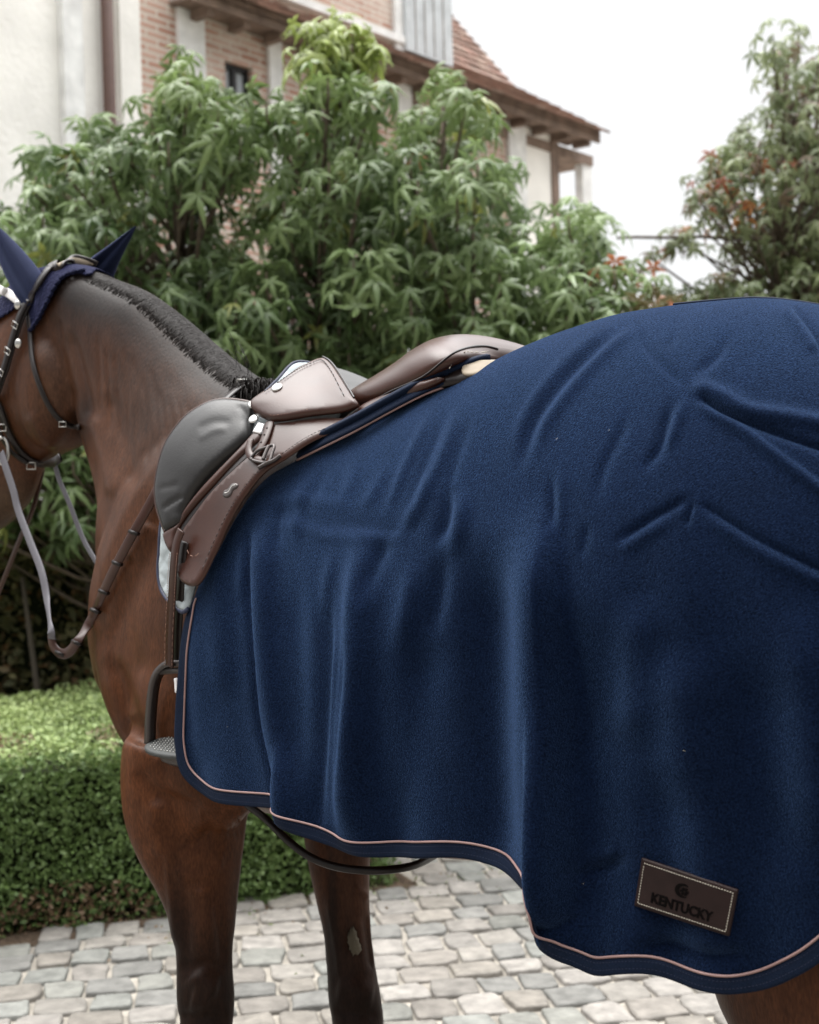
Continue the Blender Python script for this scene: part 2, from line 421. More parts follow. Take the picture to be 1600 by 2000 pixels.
far = pleg([(1440, 545, 700), (1520, 570, 718), (1600, 590, 724), (1700, 606, 723), (1760, 619, 722), (1830, 634, 727), (1890, 639, 734), (1945, 642, 744),
            (1995, 650, 750), (2040, 655, 748)], -.14, .8)
for L_ in (near, far):
    c = np.mean(L_[-1], 0)
    bb.loft(L_ + lower_leg(c, .050, c[2]))
for sd, ds in ((1, 0), (-1, .06)):
    t0 = .145
    rows = [(1.30, .98, .25, .13), (1.15, 1.01, .25, .14), (1.02, 1.045, .225, .125), (.93, 1.065, .205, .115), (.84, 1.085, .185, .105), (.75, 1.105, .165, .092),
            (.66, 1.17, .125, .075), (.58, 1.23, .088, .058), (.52, 1.275, .070, .050), (.47, 1.29, .060, .046), (.42, 1.285, .045, .04), (.33, 1.27, .033, .033),
            (.22, 1.26, .032, .032), (.15, 1.255, .041, .038), (.11, 1.24, .037, .036), (.08, 1.22, .036, .036), (.05, 1.205, .056, .052), (.0, 1.19, .067, .062)]
    rr = cat(np.array(rows), 3)
    bb.loft([hring(s + ds, sd*(t0 + .02*(1-z)), z, a, b) for z, s, a, b in rr])
blob_r = HF(1.08, .15, 1.15); bb.ell(blob_r, RW*.20, LW*.115, np.array([0, 0, .26]))
bb.ell(HF(1.10, -.15, 1.15), RW*.20, LW*.115, np.array([0, 0, .26]))
raw = bb.build('raw_body', None)
md = raw.modifiers.new('r', 'REMESH'); md.mode = 'VOXEL'; md.voxel_size = .005; md.use_smooth_shade = True
sm = raw.modifiers.new('s', 'SMOOTH'); sm.factor = .5; sm.iterations = 34
dg = bpy.context.evaluated_depsgraph_get(); ev = raw.evaluated_get(dg)
bme = bpy.data.meshes.new_from_object(ev); bpy.data.objects.remove(raw)
nv = len(bme.vertices); BV = np.empty(nv*3); bme.vertices.foreach_get('co', BV); BV = BV.reshape(-1, 3)
BN = np.empty(nv*3); bme.vertices.foreach_get('normal', BN); BN = BN.reshape(-1, 3)

def stroke(px, py, pts, amp, wl, wr=None, fade=.18, mode='g'):
    """height of one crease or ridge traced as a polyline; wl/wr widths left and right of its direction"""
    wr = wl if wr is None else wr
    P = cat(np.array(pts, float), 6) if len(pts) > 2 else resample(np.array(pts, float), n=8)
    L = np.r_[0, np.cumsum(np.linalg.norm(np.diff(P, axis=0), axis=1))]; tot = L[-1]
    wm = 3*max(wl, wr); out = np.zeros(px.shape)
    idx = np.where((px > P[:, 0].min()-wm) & (px < P[:, 0].max()+wm) & (py > P[:, 1].min()-wm) & (py < P[:, 1].max()+wm))[0]
    if len(idx) == 0: return out
    X = px[idx]; Y = py[idx]; best = np.full(len(idx), 1e9); sd = np.zeros(len(idx)); al = np.zeros(len(idx))
    for i in range(len(P)-1):
        a, b = P[i], P[i+1]; d = b-a; l2 = d @ d + 1e-9
        u = np.clip(((X-a[0])*d[0] + (Y-a[1])*d[1])/l2, 0, 1)
        ex = X-(a[0]+u*d[0]); ey = Y-(a[1]+u*d[1]); q = ex*ex+ey*ey
        k = q < best; best[k] = q[k]; sd[k] = (d[0]*ey-d[1]*ex)[k]; al[k] = (L[i]+u*np.sqrt(l2))[k]
    dist = np.sqrt(best); wv = np.where(sd > 0, wl, wr)          # sd>0: right-hand side on screen when drawn downwards -> see use
    f = np.clip(np.minimum(al, tot-al)/(fade*tot+1e-6), 0, 1); f = f*f*(3-2*f)
    out[idx] = amp*f*np.exp(-(dist/wv)**2)
    return out
# muscle lines and veins on the visible side
bx, by = proj(BV); bs, bt, bz = hfc(BV)
vis = (BN @ LW > -.3)
dd = np.zeros(nv)
for pts, a, w_ in [
    ([(330, 1690), (345, 1705), (385, 1712), (425, 1695), (432, 1660)], .0024, 7), ([(335, 1640), (330, 1700), (338, 1780), (342, 1860)], .0028, 8),
    ([(300, 1600), (330, 1640), (380, 1650), (430, 1600)], -.004, 16), ([(262, 1500), (300, 1545), (350, 1570), (400, 1590)], -.006, 18),
    ([(240, 1400), (275, 1440), (320, 1480)], -.004, 16), ([(300, 1560), (310, 1620), (322, 1680)], .004, 18),
    ([(205, 1280), (235, 1330), (262, 1400), (300, 1470)], -.005, 16), ([(258, 1110), (245, 1190), (250, 1260), (275, 1330)], -.003, 22),
    ([(395, 1720), (400, 1800), (395, 1880)], .003, 20), ([(362, 1720), (366, 1800), (365, 1880)], -.0025, 10),
    ([(690, 1735), (712, 1745), (722, 1760)], .0025, 5), ([(640, 1740), (650, 1800), (662, 1870), (664, 1920)], .003, 8),
    ([(668, 1700), (676, 1780), (690, 1870)], -.004, 14), ([(100, 600), (112, 680), (128, 760), (150, 800)], -.005, 14),
    ([(60, 800), (90, 860), (130, 880)], .003, 14), ([(175, 800), (200, 880), (225, 980)], .004, 14), ([(205, 760), (240, 860), (262, 960)], -.004, 18),
    ([(130, 640), (160, 740), (178, 830)], -.005, 13),
    ([(375, 1900), (400, 1925), (430, 1935)], .006, 22), ([(372, 1950), (410, 1960)], .005, 22), ([(345, 1885), (440, 1890)], -.004, 14), ([(340, 1985), (450, 1990)], -.004, 12), ([(655, 1925), (700, 1935), (735, 1940)], .005, 22), ([(645, 1975), (745, 1985)], -.003, 12), ([(420, 1760), (432, 1840), (438, 1900)], -.0035, 9), ([(712, 1780), (722, 1850), (730, 1900)], -.003, 9),
    ([(340, 1690), (360, 1730), (380, 1745), (410, 1740)], .0022, 5), ([(300, 1020), (262, 1100)], .004, 20), ([(1330, 1930), (1380, 1990)], -.003, 14)]:
    dd += stroke(bx, by, pts, a, w_)
dd += stroke(bx, by, [(-118, 1036), (-80, 1022), (-40, 1012), (0, 1000)], -.004, 6)+stroke(bx, by, [(-70, 700), (-40, 690), (-15, 672)], .006, 14)+stroke(bx, by, [(-60, 760), (-30, 800), (10, 850)], .005, 14)+stroke(bx, by, [(-104, 985), (-96, 972), (-88, 985)], -.010, 8, fade=.05)
# skin folds behind the elbow
for k in range(7):
    x0 = 395+k*11
    dd += stroke(bx, by, [(x0, 1575), (x0+8, 1610), (x0+4+k*2, 1640)], -.0022, 4)
for k in range(16):   # fine ripples of skin on the neck
    x0 = 190+k*17; y0 = 640+k*14+rng.uniform(-20, 20)
    dd += stroke(bx, by, [(x0, y0), (x0+6+k, y0+90), (x0+2+k*2, y0+190)], -.0010, 5)
dd *= vis*1.5
dd += .0012*noise3(BV, 14, 3) + .0004*noise3(BV, 60, 4)
BV = BV + BN*dd[:, None]
bme.vertices.foreach_set('co', BV.ravel()); bme.update()
# coat colour: bay with black points and a darker topline
def mixc(a, b, f): return a*(1-f[:, None]) + np.asarray(b)*f[:, None]
def sst(x, a, b): u = np.clip((x-a)/(b-a), 0, 1); return u*u*(3-2*u)
col = np.tile(np.array([.088, .044, .027]), (nv, 1))
col = mixc(col, (.135, .060, .028), sst(noise3(BV, 7, 11), -.5, .9)*.55)
lowf = sst(bz, 1.30, 1.0)*sst(bz, .75, .9)
col = mixc(col, (.150, .062, .026), lowf*.55)
nk = (bs < -.02)
crest = np.array([(640, 780), (568, 775), (500, 742), (425, 686), (350, 620), (285, 570), (225, 543), (170, 528)])
cd = np.full(nv, 1e9)
Pc = cat(crest, 6)
for q in Pc: cd = np.minimum(cd, (bx-q[0])**2+(by-q[1])**2)
cd = np.sqrt(cd)
dark = np.exp(-(cd/(125+22*noise3(BV, 16, 8)))**2)*nk
col = mixc(col, (.009, .0065, .0055), np.clip(dark*1.3, 0, 1)*.96)
col = mixc(col, (.050, .032, .024), np.exp(-((bx-300)/90)**2-((by-800)/170)**2)*.75*nk)
nz = noise3(BV, 13, 5)*.035
leg = (bz < 1.0) & ((bs < .45) | (bz < .62))
lf = sst(bz + nz - .10*np.exp(-((bx-345)/26)**2)*(bt > 0) - .16*np.exp(-((bx-648)/14)**2)*(bt < 0) + .10*(bt < 0), .84, .58)*leg
col = mixc(col, (.014, .010, .009), lf*.90)
lh = sst(bz, .66, .5)*(bs > .6); col = mixc(col, (.013, .010, .009), lh*.95)
mz = sst(by, 900, 985)*(bx < 90)*(bs < -.7); col = mixc(col, (.10, .085, .06), mz*.6)
jaw = np.exp(-((bx-100)/45)**2-((by-760)/85)**2)*(bs < -.5); col = mixc(col, (.085, .068, .055), jaw*.45)
ln = np.exp(-((bx-165)/20)**2-((by-810)/55)**2)*(bs < -.4); col = mixc(col, (.02, .012, .01), ln*.8)
ca = bme.color_attributes.new('tint', 'FLOAT_COLOR', 'POINT'); A4 = np.ones((nv, 4)); A4[:, :3] = col; ca.data.foreach_set('color', A4.ravel())
bme.polygons.foreach_set('use_smooth', [True]*len(bme.polygons)); bme.materials.clear(); bme.materials.append(M['coat'])
horse = thing('horse', 'bay horse with black legs and dark mane standing on the cobbles under a navy rug', 'horse', HF(.4, 0, 0))
body = bpy.data.objects.new('body', bme); COL.objects.link(body); body.parent = horse; body.matrix_parent_inverse = horse.matrix_world.inverted()
bvh_body = BVHTree.FromPolygons([Vector(v) for v in BV], [tuple(p.vertices) for p in bme.polygons])
def cast(bvh, px, py, off=0.0):
    d = Vector(ray(px, py)).normalized(); h = bvh.ray_cast(Vector(CAM), d)
    if h[0] is None: return None, None
    n = np.array(h[1]); n = n if n @ np.array(d) < 0 else -n
    return np.array(h[0]) + n*off, n
# hooves
for nm_, rows in (('front', [(np.mean(near[-1], 0)), (np.mean(far[-1], 0))]),):
    for c in rows:
        s0, t0, _ = hfc(c); q = MB()
        q.loft([hring(s0+d, t0, z, r, r*.95) for z, r, d in ((.062, .050, -.043), (.055, .060, -.05), (.02, .068, -.058), (-.001, .073, -.062))]); q.build('hoof', M['hoof'], horse)
for sd, ds in ((1, 0), (-1, .06)):
    q = MB(); t0 = sd*(.145+.02)
    q.loft([hring(1.2+ds+d, t0, z, r, r*.95) for z, r, d in ((.062, .058, 0), (.05, .064, 0), (.02, .070, -.006), (-.001, .075, -.01))]); q.build('hoof', M['hoof'], horse)
# eye (on the near side of the head, just out of frame)
for sd in (1, -1):
    g = SP(-20, 672, 0); h = bvh_body.ray_cast(Vector(g+LW*.4*sd), Vector(-LW*sd)); c = np.array(h[0])-LW*sd*.006
    q = MB(); q.ell(c, RW*.020, LW*.012, np.array([0, 0, .016])); ey = q.build('eye', mat('eye_dark', (.006, .004, .003), .08, .6), horse)
    q = MB(); q.tube([c+LW*sd*.006+RW*.023*math.cos(a)+np.array([0, 0, 1.])*(.018*math.sin(a)+.002) for a in np.linspace(0, 6.283, 25)[:-1]], .004, 8, closed=True); q.build('eyelid', M['mane'], horse)
    g = SP(-98, 985, 0); h = bvh_body.ray_cast(Vector(g+LW*.4*sd), Vector(-LW*sd)); c = np.array(h[0])
    q = MB(); q.ell(c-LW*sd*.003, RW*.010+np.array([0, 0, .006]), LW*.005, np.array([0, 0, .016])-RW*.004); q.build('nostril', M['eye_socket'], horse)
# chestnut on the far foreleg
q = MB(); pp = []
for x, y in [(690, 1812), (700, 1830), (706, 1850), (698, 1868), (686, 1862), (680, 1840), (682, 1818)]:
    p, n = cast(bvh_body, x, y, 0)
    if p is not None: pp.append((p, n))
if len(pp) > 4:
    c = np.mean([p for p, n in pp], 0); n = pp[0][1]; P_ = cat([p for p, n_ in pp], 5, True); P_ = np.array(P_)+(np.array(P_)-c)*(rng.uniform(-.22, .14, len(P_)))[:, None]
    q.loft([[p - n*.002 for p in P_], [p + n*.003 for p in P_], [c + (p-c)*.75 + n*.006 for p in P_], [c+(p-c)*.2 + n*.007 for p in P_]])
    q.build('chestnut', M['skin'], horse)
# tail
q = MB()
for k in range(220):
    a = rng.uniform(0, 6.28); rr = rng.uniform(.0, .035)
    s0 = 1.37; P_ = []
    for u in np.linspace(0, 1, 9):
        sp = 1+2.2*u
        P_.append(HF(s0+.02+.09*math.sin(u*1.6)+math.cos(a)*rr*sp*.7, math.sin(a)*rr*sp, 1.46-.95*u*rng.uniform(.96, 1.0)-.02))
    q.tube(P_, np.linspace(.004, .0015, 9), 4)
q.build('tail', M['mane'], horse, fix=False)
# mane: fine hair combed over the crest towards the off side, roots showing on the near side
q = MB()
Pm = resample(cat([(560, 782), (500, 746), (425, 690), (350, 624), (285, 573), (225, 546), (176, 531)], 8), n=1500)
Tm = np.gradient(Pm, axis=0); Tm /= np.linalg.norm(Tm, axis=1)[:, None]
for k in range(0, 1500):
    x, y = Pm[k]; u = k/1500; wv_ = .5+.5*math.sin(k*.21+1.3*math.sin(k*.05))
    for rep in range(5):
        root = (.002+.052*rng.uniform(0, 1)**1.7)*(1.15-.35*u); C3 = SP(x+rng.uniform(-3, 3), y+rng.uniform(-2, 2), 0.0)
        lift = rng.uniform(.0002, .0016); lean = rng.uniform(-.02, .016)+.006*math.sin(k*.043); P_ = []
        for v in np.linspace(0, 1, 8):
            tt = root-(root+.085)*v; g = C3+LW*tt+RW*(lean*(v-.35))-np.array([0, 0, 1.])*(tt*tt*8.5)
            h = bvh_body.find_nearest(Vector(g)); n_ = np.array(h[1]); P_.append(np.array(h[0])+n_*(.0005+lift*math.sin(min(1, v*1.6)*math.pi*.5)))
        q.tube(P_, [.0003, .0007, .0009, .0010, .0010, .0009, .0008, .0005], 4)
for k in range(520):      # rough tuft at the withers, bunched
    x = rng.uniform(450, 532); y = 752+(x-450)*.10+rng.uniform(-8, 24)
    base = SP(x, y+8, rng.uniform(-.03, .05)); P_ = []
    a = rng.uniform(-1, 1); ln = rng.uniform(.03, .075); b_ = rng.uniform(.2, 1.0)
    for v in np.linspace(0, 1, 7):
        P_.append(base + RW*ln*v*b_*.8 + LW*(ln*v*(.2+.5*a)) + np.array([0, 0, .026*math.sin(v*2.6)-.03*v*v]))
    q.tube(P_, np.linspace(.0013, .0004, 7), 4)
for k in range(7):       # stray hairs
    x = rng.uniform(440, 500); base = SP(x, 700+(x-440)*.7+20, 0); P_ = [base + RW*(.02*v*k/3-.02*v*v) + np.array([0, 0, .05*v*(1+k*.1)]) - RW*.03*v*v for v in np.linspace(0, 1, 6)]
    q.tube(P_, .0005, 4)
q.build('mane', M['mane'], horse, fix=False)

# ================================================================== THE RUG
Sg, Pg = np.meshgrid(np.linspace(-.15, 1.40, 700), np.linspace(0, 2.2, 700), indexing='ij')
G0 = rug0(Sg, Pg); gx, gy = proj(G0)
def inv(px, py, pmin=0.0):
    q = (gx-px)**2+(gy-py)**2 + (Pg < pmin)*1e9
    k = np.unravel_index(np.argmin(q), q.shape); return Sg[k], Pg[k], math.sqrt(q[k])
# silhouette report
sil = {}
for X in (940, 1000, 1100, 1200, 1340, 1500, 1590):
    k = np.abs(gx-X) < 4; sil[X] = round(float(gy[k].min()))
LOG("RUG SIL", sil, 'want 715 690 645 615 597 594 600')
hem_px = [(362, 1215), (352, 1290), (346, 1370), (349, 1440), (357, 1497), (373, 1530), (400, 1553), (450, 1568), (500, 1575), (535, 1578), (541, 1592), (560, 1604), (600, 1628), (650, 1653),
          (700, 1667), (745, 1673), (800, 1675), (850, 1673), (900, 1678), (950, 1694), (990, 1706), (1024, 1716), (1054, 1728), (1070, 1750), (1074, 1786), (1083, 1822), (1106, 1856), (1140, 1880),
          (1175, 1896), (1220, 1893), (1262, 1896), (1320, 1915), (1390, 1931), (1440, 1936), (1500, 1928), (1560, 1900), (1610, 1868)]
hem_u = [0, .02, .04, .06, .08, .10, .12] 
hem = []
for i, (x, y) in enumerate(hem_px):
    s_, p_, e_ = inv(x, y, .9); hem.append((s_, p_))
    if e_ > 8: LOG('hem far', x, y, e_)
hs, hp = hem[-1]
hem += [(hs+.05, hp-.10), (hs+.10, hp-.25), (1.30, 1.25), (1.37, .9)]
top_px = [(372, 1165), (385, 1135), (402, 1110), (425, 1068), (450, 1018), (482, 968), (520, 925), (560, 903), (612, 872), (700, 826), (800, 778), (880, 744), (915, 728)]
top = []
for i, (x, y) in enumerate(top_px):
    s_, p_, e_ = inv(x, y); top.append((s_, p_))
    if e_ > 8: LOG('top far', x, y, e_)
LOG('TOP', [(round(float(a), 3), round(float(b), 3)) for a, b in top]); LOG('HEM', [(round(float(a), 3), round(float(b), 3)) for a, b in hem])
top_s = [float(a) for a, b in top] + [.545, .58, .62, .66, 1.40]; top_p = [float(b) for a, b in top] + [.17, .10, .03, 0, 0]
ks = [0]
for i in range(1, len(top_s)):
    if top_s[i] > top_s[ks[-1]] + .002: ks.append(i)
fphi = crv([top_s[i] for i in ks], [top_p[i] for i in ks])
hemc = cat(np.array(hem[3:], float), 12); 
NU, NV = 460, 440
hpx = np.stack(proj(rug0(hemc[:, 0], hemc[:, 1])), 1)
LL = np.r_[0, np.cumsum(np.linalg.norm(np.diff(hpx, axis=0), axis=1) + 1.0)]
uu = np.linspace(0, LL[-1], NU)
HS = np.interp(uu, LL, hemc[:, 0]); HPh = np.interp(uu, LL, hemc[:, 1])
TS = np.interp(np.maximum.accumulate(HS) + np.linspace(0, 1e-4, NU), [HS[0], .30, .9, HS.max()], [top_s[0], .30, .9, 1.40])
TPh = fphi(TS)
vv = np.linspace(0, 1, NV)
SS = TS[:, None]*(1-vv) + HS[:, None]*vv; PP = TPh[:, None]*(1-vv) + HPh[:, None]*vv
SS = SS - (.006*np.sin(vv*math.pi))*np.exp(-(np.arange(NU)/25.)**2)[:, None]
def rug_surface(SS, PP, side=1):
    P0 = rug0(SS, PP)
    if side < 0:
        q = P0 - W0; t = q @ LW; P0 = P0 - 2*t[..., None]*LW
    du = np.gradient(P0, axis=0); dv = np.gradient(P0, axis=1); Nn = np.cross(du, dv); Nn /= np.linalg.norm(Nn, axis=2)[..., None] + 1e-12
    mid = Nn[Nn.shape[0]//2, Nn.shape[1]//2]
    if mid @ (LW*side) < 0: Nn = -Nn
    return P0, Nn
P0, N0 = rug_surface(SS, PP)
RX, RY = proj(P0); rx, ry = RX.ravel(), RY.ravel()
D = np.zeros(rx.shape)
def S(pts, a, wl, wr=None, fade=.2): 
    global D
    D = D + stroke(rx, ry, pts, a, wl, wr, fade)
# ---- broad hanging folds of the lower half (drawn downwards: first width is the left side on screen)
S([(1040, 960), (1066, 1080), (1074, 1300), (1084, 1500), (1096, 1720), (1102, 1900)], .036, 70, 26, .22)
S([(955, 1030), (950, 1200), (958, 1450), (975, 1800)], -.030, 55, 60, .25)
S([(1180, 1150), (1180, 1350), (1190, 1600), (1200, 1900)], -.020, 80, 80, .3)
S([(840, 1180), (812, 1340), (800, 1520), (790, 1760)], -.012, 40, 45, .25)
S([(712, 1010), (705, 1180), (698, 1350), (684, 1520), (672, 1720)], .020, 26, 34, .25)
S([(640, 1120), (640, 1300), (628, 1500), (620, 1700)], -.008, 26, 12, .25)
S([(660, 1200), (655, 1400), (640, 1600)], .005, 8, 8, .3)
S([(690, 1230), (682, 1400), (668, 1560)], -.005, 7, 9, .3)
S([(492, 1010), (491, 1150), (497, 1290), (505, 1410), (530, 1520), (545, 1640)], -.011, 10, 8, .15)
S([(520, 1010), (516, 1150), (520, 1290), (534, 1410), (560, 1530), (574, 1660)], .016, 30, 20, .15)
S([(575, 1080), (575, 1250), (585, 1450), (600, 1600)], -.010, 30, 26, .3)
S([(440, 1060), (430, 1200), (440, 1380)], .008, 26, 26, .3)
S([(395, 1180), (385, 1300), (392, 1450), (410, 1540)], .006, 22, 22, .3)
S([(1330, 1250), (1310, 1450), (1300, 1600)], .012, 80, 80, .35)
S([(1480, 1250), (1500, 1450), (1540, 1750)], -.012, 70, 70, .3)
S([(1560, 1150), (1590, 1400), (1620, 1700)], .016, 60, 60, .3)
S([(1100, 1150), (1110, 1350), (1130, 1600), (1140, 1850)], -.007, 30, 40, .3)
S([(1255, 1150), (1240, 1300), (1235, 1480)], .012, 45, 45, .3)
# ---- folds fanning down from the loin
for x0, y0, x1, y1, x2, y2, a, w_ in [
    (865, 770, 805, 890, 745, 1030, .0055, 9), (890, 770, 842, 880, 792, 1010, -.0045, 9), (905, 780, 862, 900, 820, 1000, .005, 9),
    (925, 800, 890, 900, 865, 1000, -.004, 10), (845, 900, 825, 980, 770, 1060, .007, 13), (875, 940, 872, 1010, 845, 1080, -.010, 14),
    (898, 950, 900, 1020, 880, 1100, .009, 15), (868, 1060, 855, 1150, 838, 1260, -.010, 18), (812, 1080, 800, 1180, 780, 1290, .008, 18),
    (770, 1020, 735, 1110, 715, 1200, -.008, 14), (760, 900, 735, 960, 700, 1010, .004, 11), (700, 880, 690, 940, 660, 1000, .0035, 12),
    (640, 900, 620, 960, 590, 1010, -.003, 11), (600, 930, 585, 1010, 575, 1090, .005, 12), (560, 960, 545, 1030, 540, 1100, -.005, 10),
    (655, 1060, 640, 1140, 630, 1230, .005, 12), (490, 1040, 480, 1110, 470, 1190, .004, 9)]:
    S([(x0, y0), (x1, y1), (x2, y2)], a*.8, w_*1.1, w_, .4)
S([(495, 1008), (560, 998), (620, 1022), (700, 1030), (790, 1035), (850, 1022)], -.0028, 12, 18, .25)
S([(510, 1032), (570, 1026), (640, 1048), (740, 1052), (820, 1050)], .0030, 16, 16, .25)
S([(520, 985), (600, 975), (700, 1000)], .0035, 14, 12, .3)
# ---- creases over the croup and thigh
S([(1236, 628), (1180, 662), (1120, 716), (1075, 770), (1040, 826), (1018, 900), (1010, 940)], -.006, 12, 12, .25)
S([(1262, 632), (1205, 668), (1145, 724), (1098, 780), (1064, 834), (1042, 900)], .0045, 10, 12, .22)
S([(1214, 628), (1155, 664), (1095, 716), (1050, 772), (1018, 830), (1000, 890)], .003, 12, 10, .22)
S([(1075, 915), (1080, 990), (1076, 1055)], -.0035, 9, 13, .4)
S([(1092, 900), (1097, 990), (1094, 1060)], .003, 11, 11, .4)
S([(1150, 1015), (1143, 1060), (1136, 1100)], -.003, 9, 11, .4)
S([(1235, 780), (1210, 850), (1178, 920), (1165, 1000)], -.0035, 11, 13, .35)
S([(1318, 770), (1300, 830), (1285, 880), (1245, 930)], -.0055, 10, 12, .35)
S([(1342, 772), (1322, 835), (1303, 890)], .004, 10, 10, .35)
S([(1252, 632), (1258, 670), (1280, 700), (1310, 730), (1350, 765)], -.0035, 8, 9, .3)
S([(1310, 612), (1320, 650), (1300, 690)], -.002, 9, 9, .3)
S([(1420, 640), (1405, 690), (1365, 725), (1345, 722)], -.0042, 11, 11, .35)
S([(1545, 600), (1580, 640), (1610, 690)], -.0045, 8, 8, .15)
S([(1530, 604), (1562, 640), (1595, 690)], .004, 10, 10, .15)
S([(1362, 770), (1405, 802), (1450, 822), (1520, 848), (1640, 888)], -.008, 10, 9, .12)
S([(1345, 752), (1410, 778), (1460, 806), (1530, 818), (1640, 838)], .008, 13, 17, .12)
S([(1350, 784), (1395, 812), (1440, 836), (1500, 880), (1560, 925), (1640, 985)], .006, 10, 9, .15)
S([(1190, 1070), (1250, 1030), (1310, 995), (1368, 965)], -.005, 9, 11, .3)
S([(1205, 1084), (1265, 1044), (1322, 1008)], .003, 12, 12, .3)
S([(1356, 975), (1346, 1010), (1342, 1035)], -.005, 6, 6, .3)
S([(1362, 978), (1440, 1030), (1520, 1075), (1640, 1130)], -.0045, 9, 9, .12)
S([(1372, 1000), (1440, 1052), (1520, 1098), (1640, 1156)], .004, 12, 12, .2)
S([(1105, 1700), (1150, 1706), (1190, 1692), (1222, 1672)], -.0045, 16, 12, .3)
S([(1130, 1668), (1170, 1676), (1210, 1655)], .0035, 16, 16, .3)
S([(1070, 1790), (1110, 1800), (1135, 1775)], -.009, 13, 13, .3)
S([(1230, 1860), (1300, 1850), (1400, 1868), (1480, 1862)], -.010, 18, 18, .3)
D = D.reshape(NU, NV)
low = sst(PP, .6, 1.5)
xl = 1066+(ry.reshape(NU, NV)-1600)*.045; rX = rx.reshape(NU, NV); rY = ry.reshape(NU, NV)
D += .030/(1+np.exp(-(rX-xl)/3.5))*np.exp(-(np.maximum(rX-xl, 0)/120)**2)*sst(rY, 1350, 1690)
D += .013/(1+np.exp(-(rX-551)/2.5))*np.exp(-(np.maximum(rX-551, 0)/60)**2)*sst(rY, 1420, 1560)
D += low*.006*np.sin(SS*46 + 1.2*np.sin(PP*3) + 1.5*np.sin(SS*13)) + low*.004*noise3(np.stack([SS*14, PP*3], -1), 1.0, 21)
D += .0022*noise3(P0, 13, 31) + .0007*noise3(P0, 45, 33)
D -= .012*sst(PP, 1.0, 1.6)*np.exp(-((SS-.42)/.15)**2)
D -= .010*np.exp(-((PP-TPh[:, None])/.04)**2)*(TPh[:, None] > .05)        # the cut-out edge tucks in
RP = P0 + N0*D[..., None]
def grid_faces(nu, nv, off=0, flip=False):
    a = (np.arange(nu-1)[:, None]*nv + np.arange(nv-1)).ravel() + off
    f = np.stack([a, a+1, a+nv+1, a+nv], 1)
    return f[:, ::-1] if flip else f
def lint():
    q = MB(); g = np.random.default_rng(77)
    for _ in range(7):
        i = g.integers(10, NU-10); j = g.integers(20, NV-40); p = RP[i, j]+N0[i, j]*.0035; d = g.normal(size=3); d -= N0[i, j]*(d @ N0[i, j]); d /= np.linalg.norm(d); l = g.uniform(.0006, .0022)
        e = np.cross(d, N0[i, j]); q.tube([p-d*l, p+e*l*.4, p+d*l], .00022, 4)
    o = q.build('lint', M['thread'], rug, fix=False); o['kind'] = 'stuff'; return o
# off side of the rug (same cut, its own gentle folds)
NU2, NV2 = 150, 110
iu = np.linspace(0, NU-1, NU2).astype(int); iv = np.linspace(0, NV-1, NV2).astype(int)
P2, N2 = rug_surface(SS[np.ix_(iu, iv)], PP[np.ix_(iu, iv)], -1)
s2, p2_ = SS[np.ix_(iu, iv)], PP[np.ix_(iu, iv)]
D2 = sst(p2_, .5, 1.5)*(.016*np.sin(s2*38+1.1*np.sin(p2_*2.5)+2) + .008*noise3(np.stack([s2*9, p2_*2], -1), 1, 5)) + .002*noise3(P2, 12, 6)
RP2 = P2 + N2*D2[..., None]
rug = thing('horse_rug', 'navy fleece exercise rug with pink piping draped over the horse from saddle to tail', 'horse rug', HF(.7, 0, 1.68))
fz = MB(); V = np.concatenate([RP.reshape(-1, 3), RP2.reshape(-1, 3)])
Fa = np.concatenate([grid_faces(NU, NV), grid_faces(NU2, NV2, NU*NV, True)])
me = bpy.data.meshes.new('fleece'); me.from_pydata(V.tolist(), [], Fa.tolist()); me.update()
fl = bpy.data.objects.new('fleece', me); COL.objects.link(fl); fl.parent = rug; fl.matrix_parent_inverse = rug.matrix_world.inverted(); me.materials.append(M['fleece'])
fixn(fl); me.polygons.foreach_set('use_smooth', [True]*len(me.polygons))
so = fl.modifiers.new('t', 'SOLIDIFY'); so.thickness = .004; so.offset = 0
bvh_rug = BVHTree.FromPolygons([Vector(v) for v in RP.reshape(-1, 3)], [tuple(int(j) for j in f) for f in grid_faces(NU, NV)])
lint()
# binding and piping along the front edge and hem
edge = np.concatenate([RP[0, ::4], RP[::2, -1]])
def smoothp(P, it=3, keep=True):
    P = P.copy()
    for _ in range(it): P[1:-1] = P[1:-1]*.5 + .25*(P[:-2]+P[2:])
    return P
edge = resample(smoothp(edge, 2), step=.0045)
T = np.gradient(edge, axis=0); T /= np.linalg.norm(T, axis=1)[:, None]
Nn = []
for p in edge:
    h = bvh_rug.find_nearest(Vector(p)); n = np.array(h[1]); n = n if n @ LW > 0 else -n
    Nn.append(n)
Nn = smoothp(np.array(Nn), 12); Nn /= np.linalg.norm(Nn, axis=1)[:, None]
I = np.cross(Nn, T); I /= np.linalg.norm(I, axis=1)[:, None]
if I[len(I)//2][2] < 0: I = -I
I = smoothp(I, 6); I /= np.linalg.norm(I, axis=1)[:, None]
def on_rug(p, n, off):
    o = p + n*.012; h = bvh_rug.ray_cast(Vector(o), Vector(-n), .03)
    return (np.array(h[0]) if h[0] is not None else p) + n*off
def band(w0, w1, k, off):
    return [smoothp(np.array([on_rug(p + i*w_, n, off) for p, i, n in zip(edge, I, Nn)]), 8) for w_ in np.linspace(w0, w1, k)]
bd = band(.001, .0175, 6, .0042)
rows = [edge - Nn*.004 + I*.001, edge - Nn*.001 - I*.0025, edge + Nn*.0035 - I*.0018] + bd + [bd[-1] - Nn*.004]
q = MB(); Gd = np.stack(rows, 1); q.add(Gd.reshape(-1, 3), grid_faces(len(edge), len(rows)).tolist()); bind = q.build('binding', M['webbing'], rug)
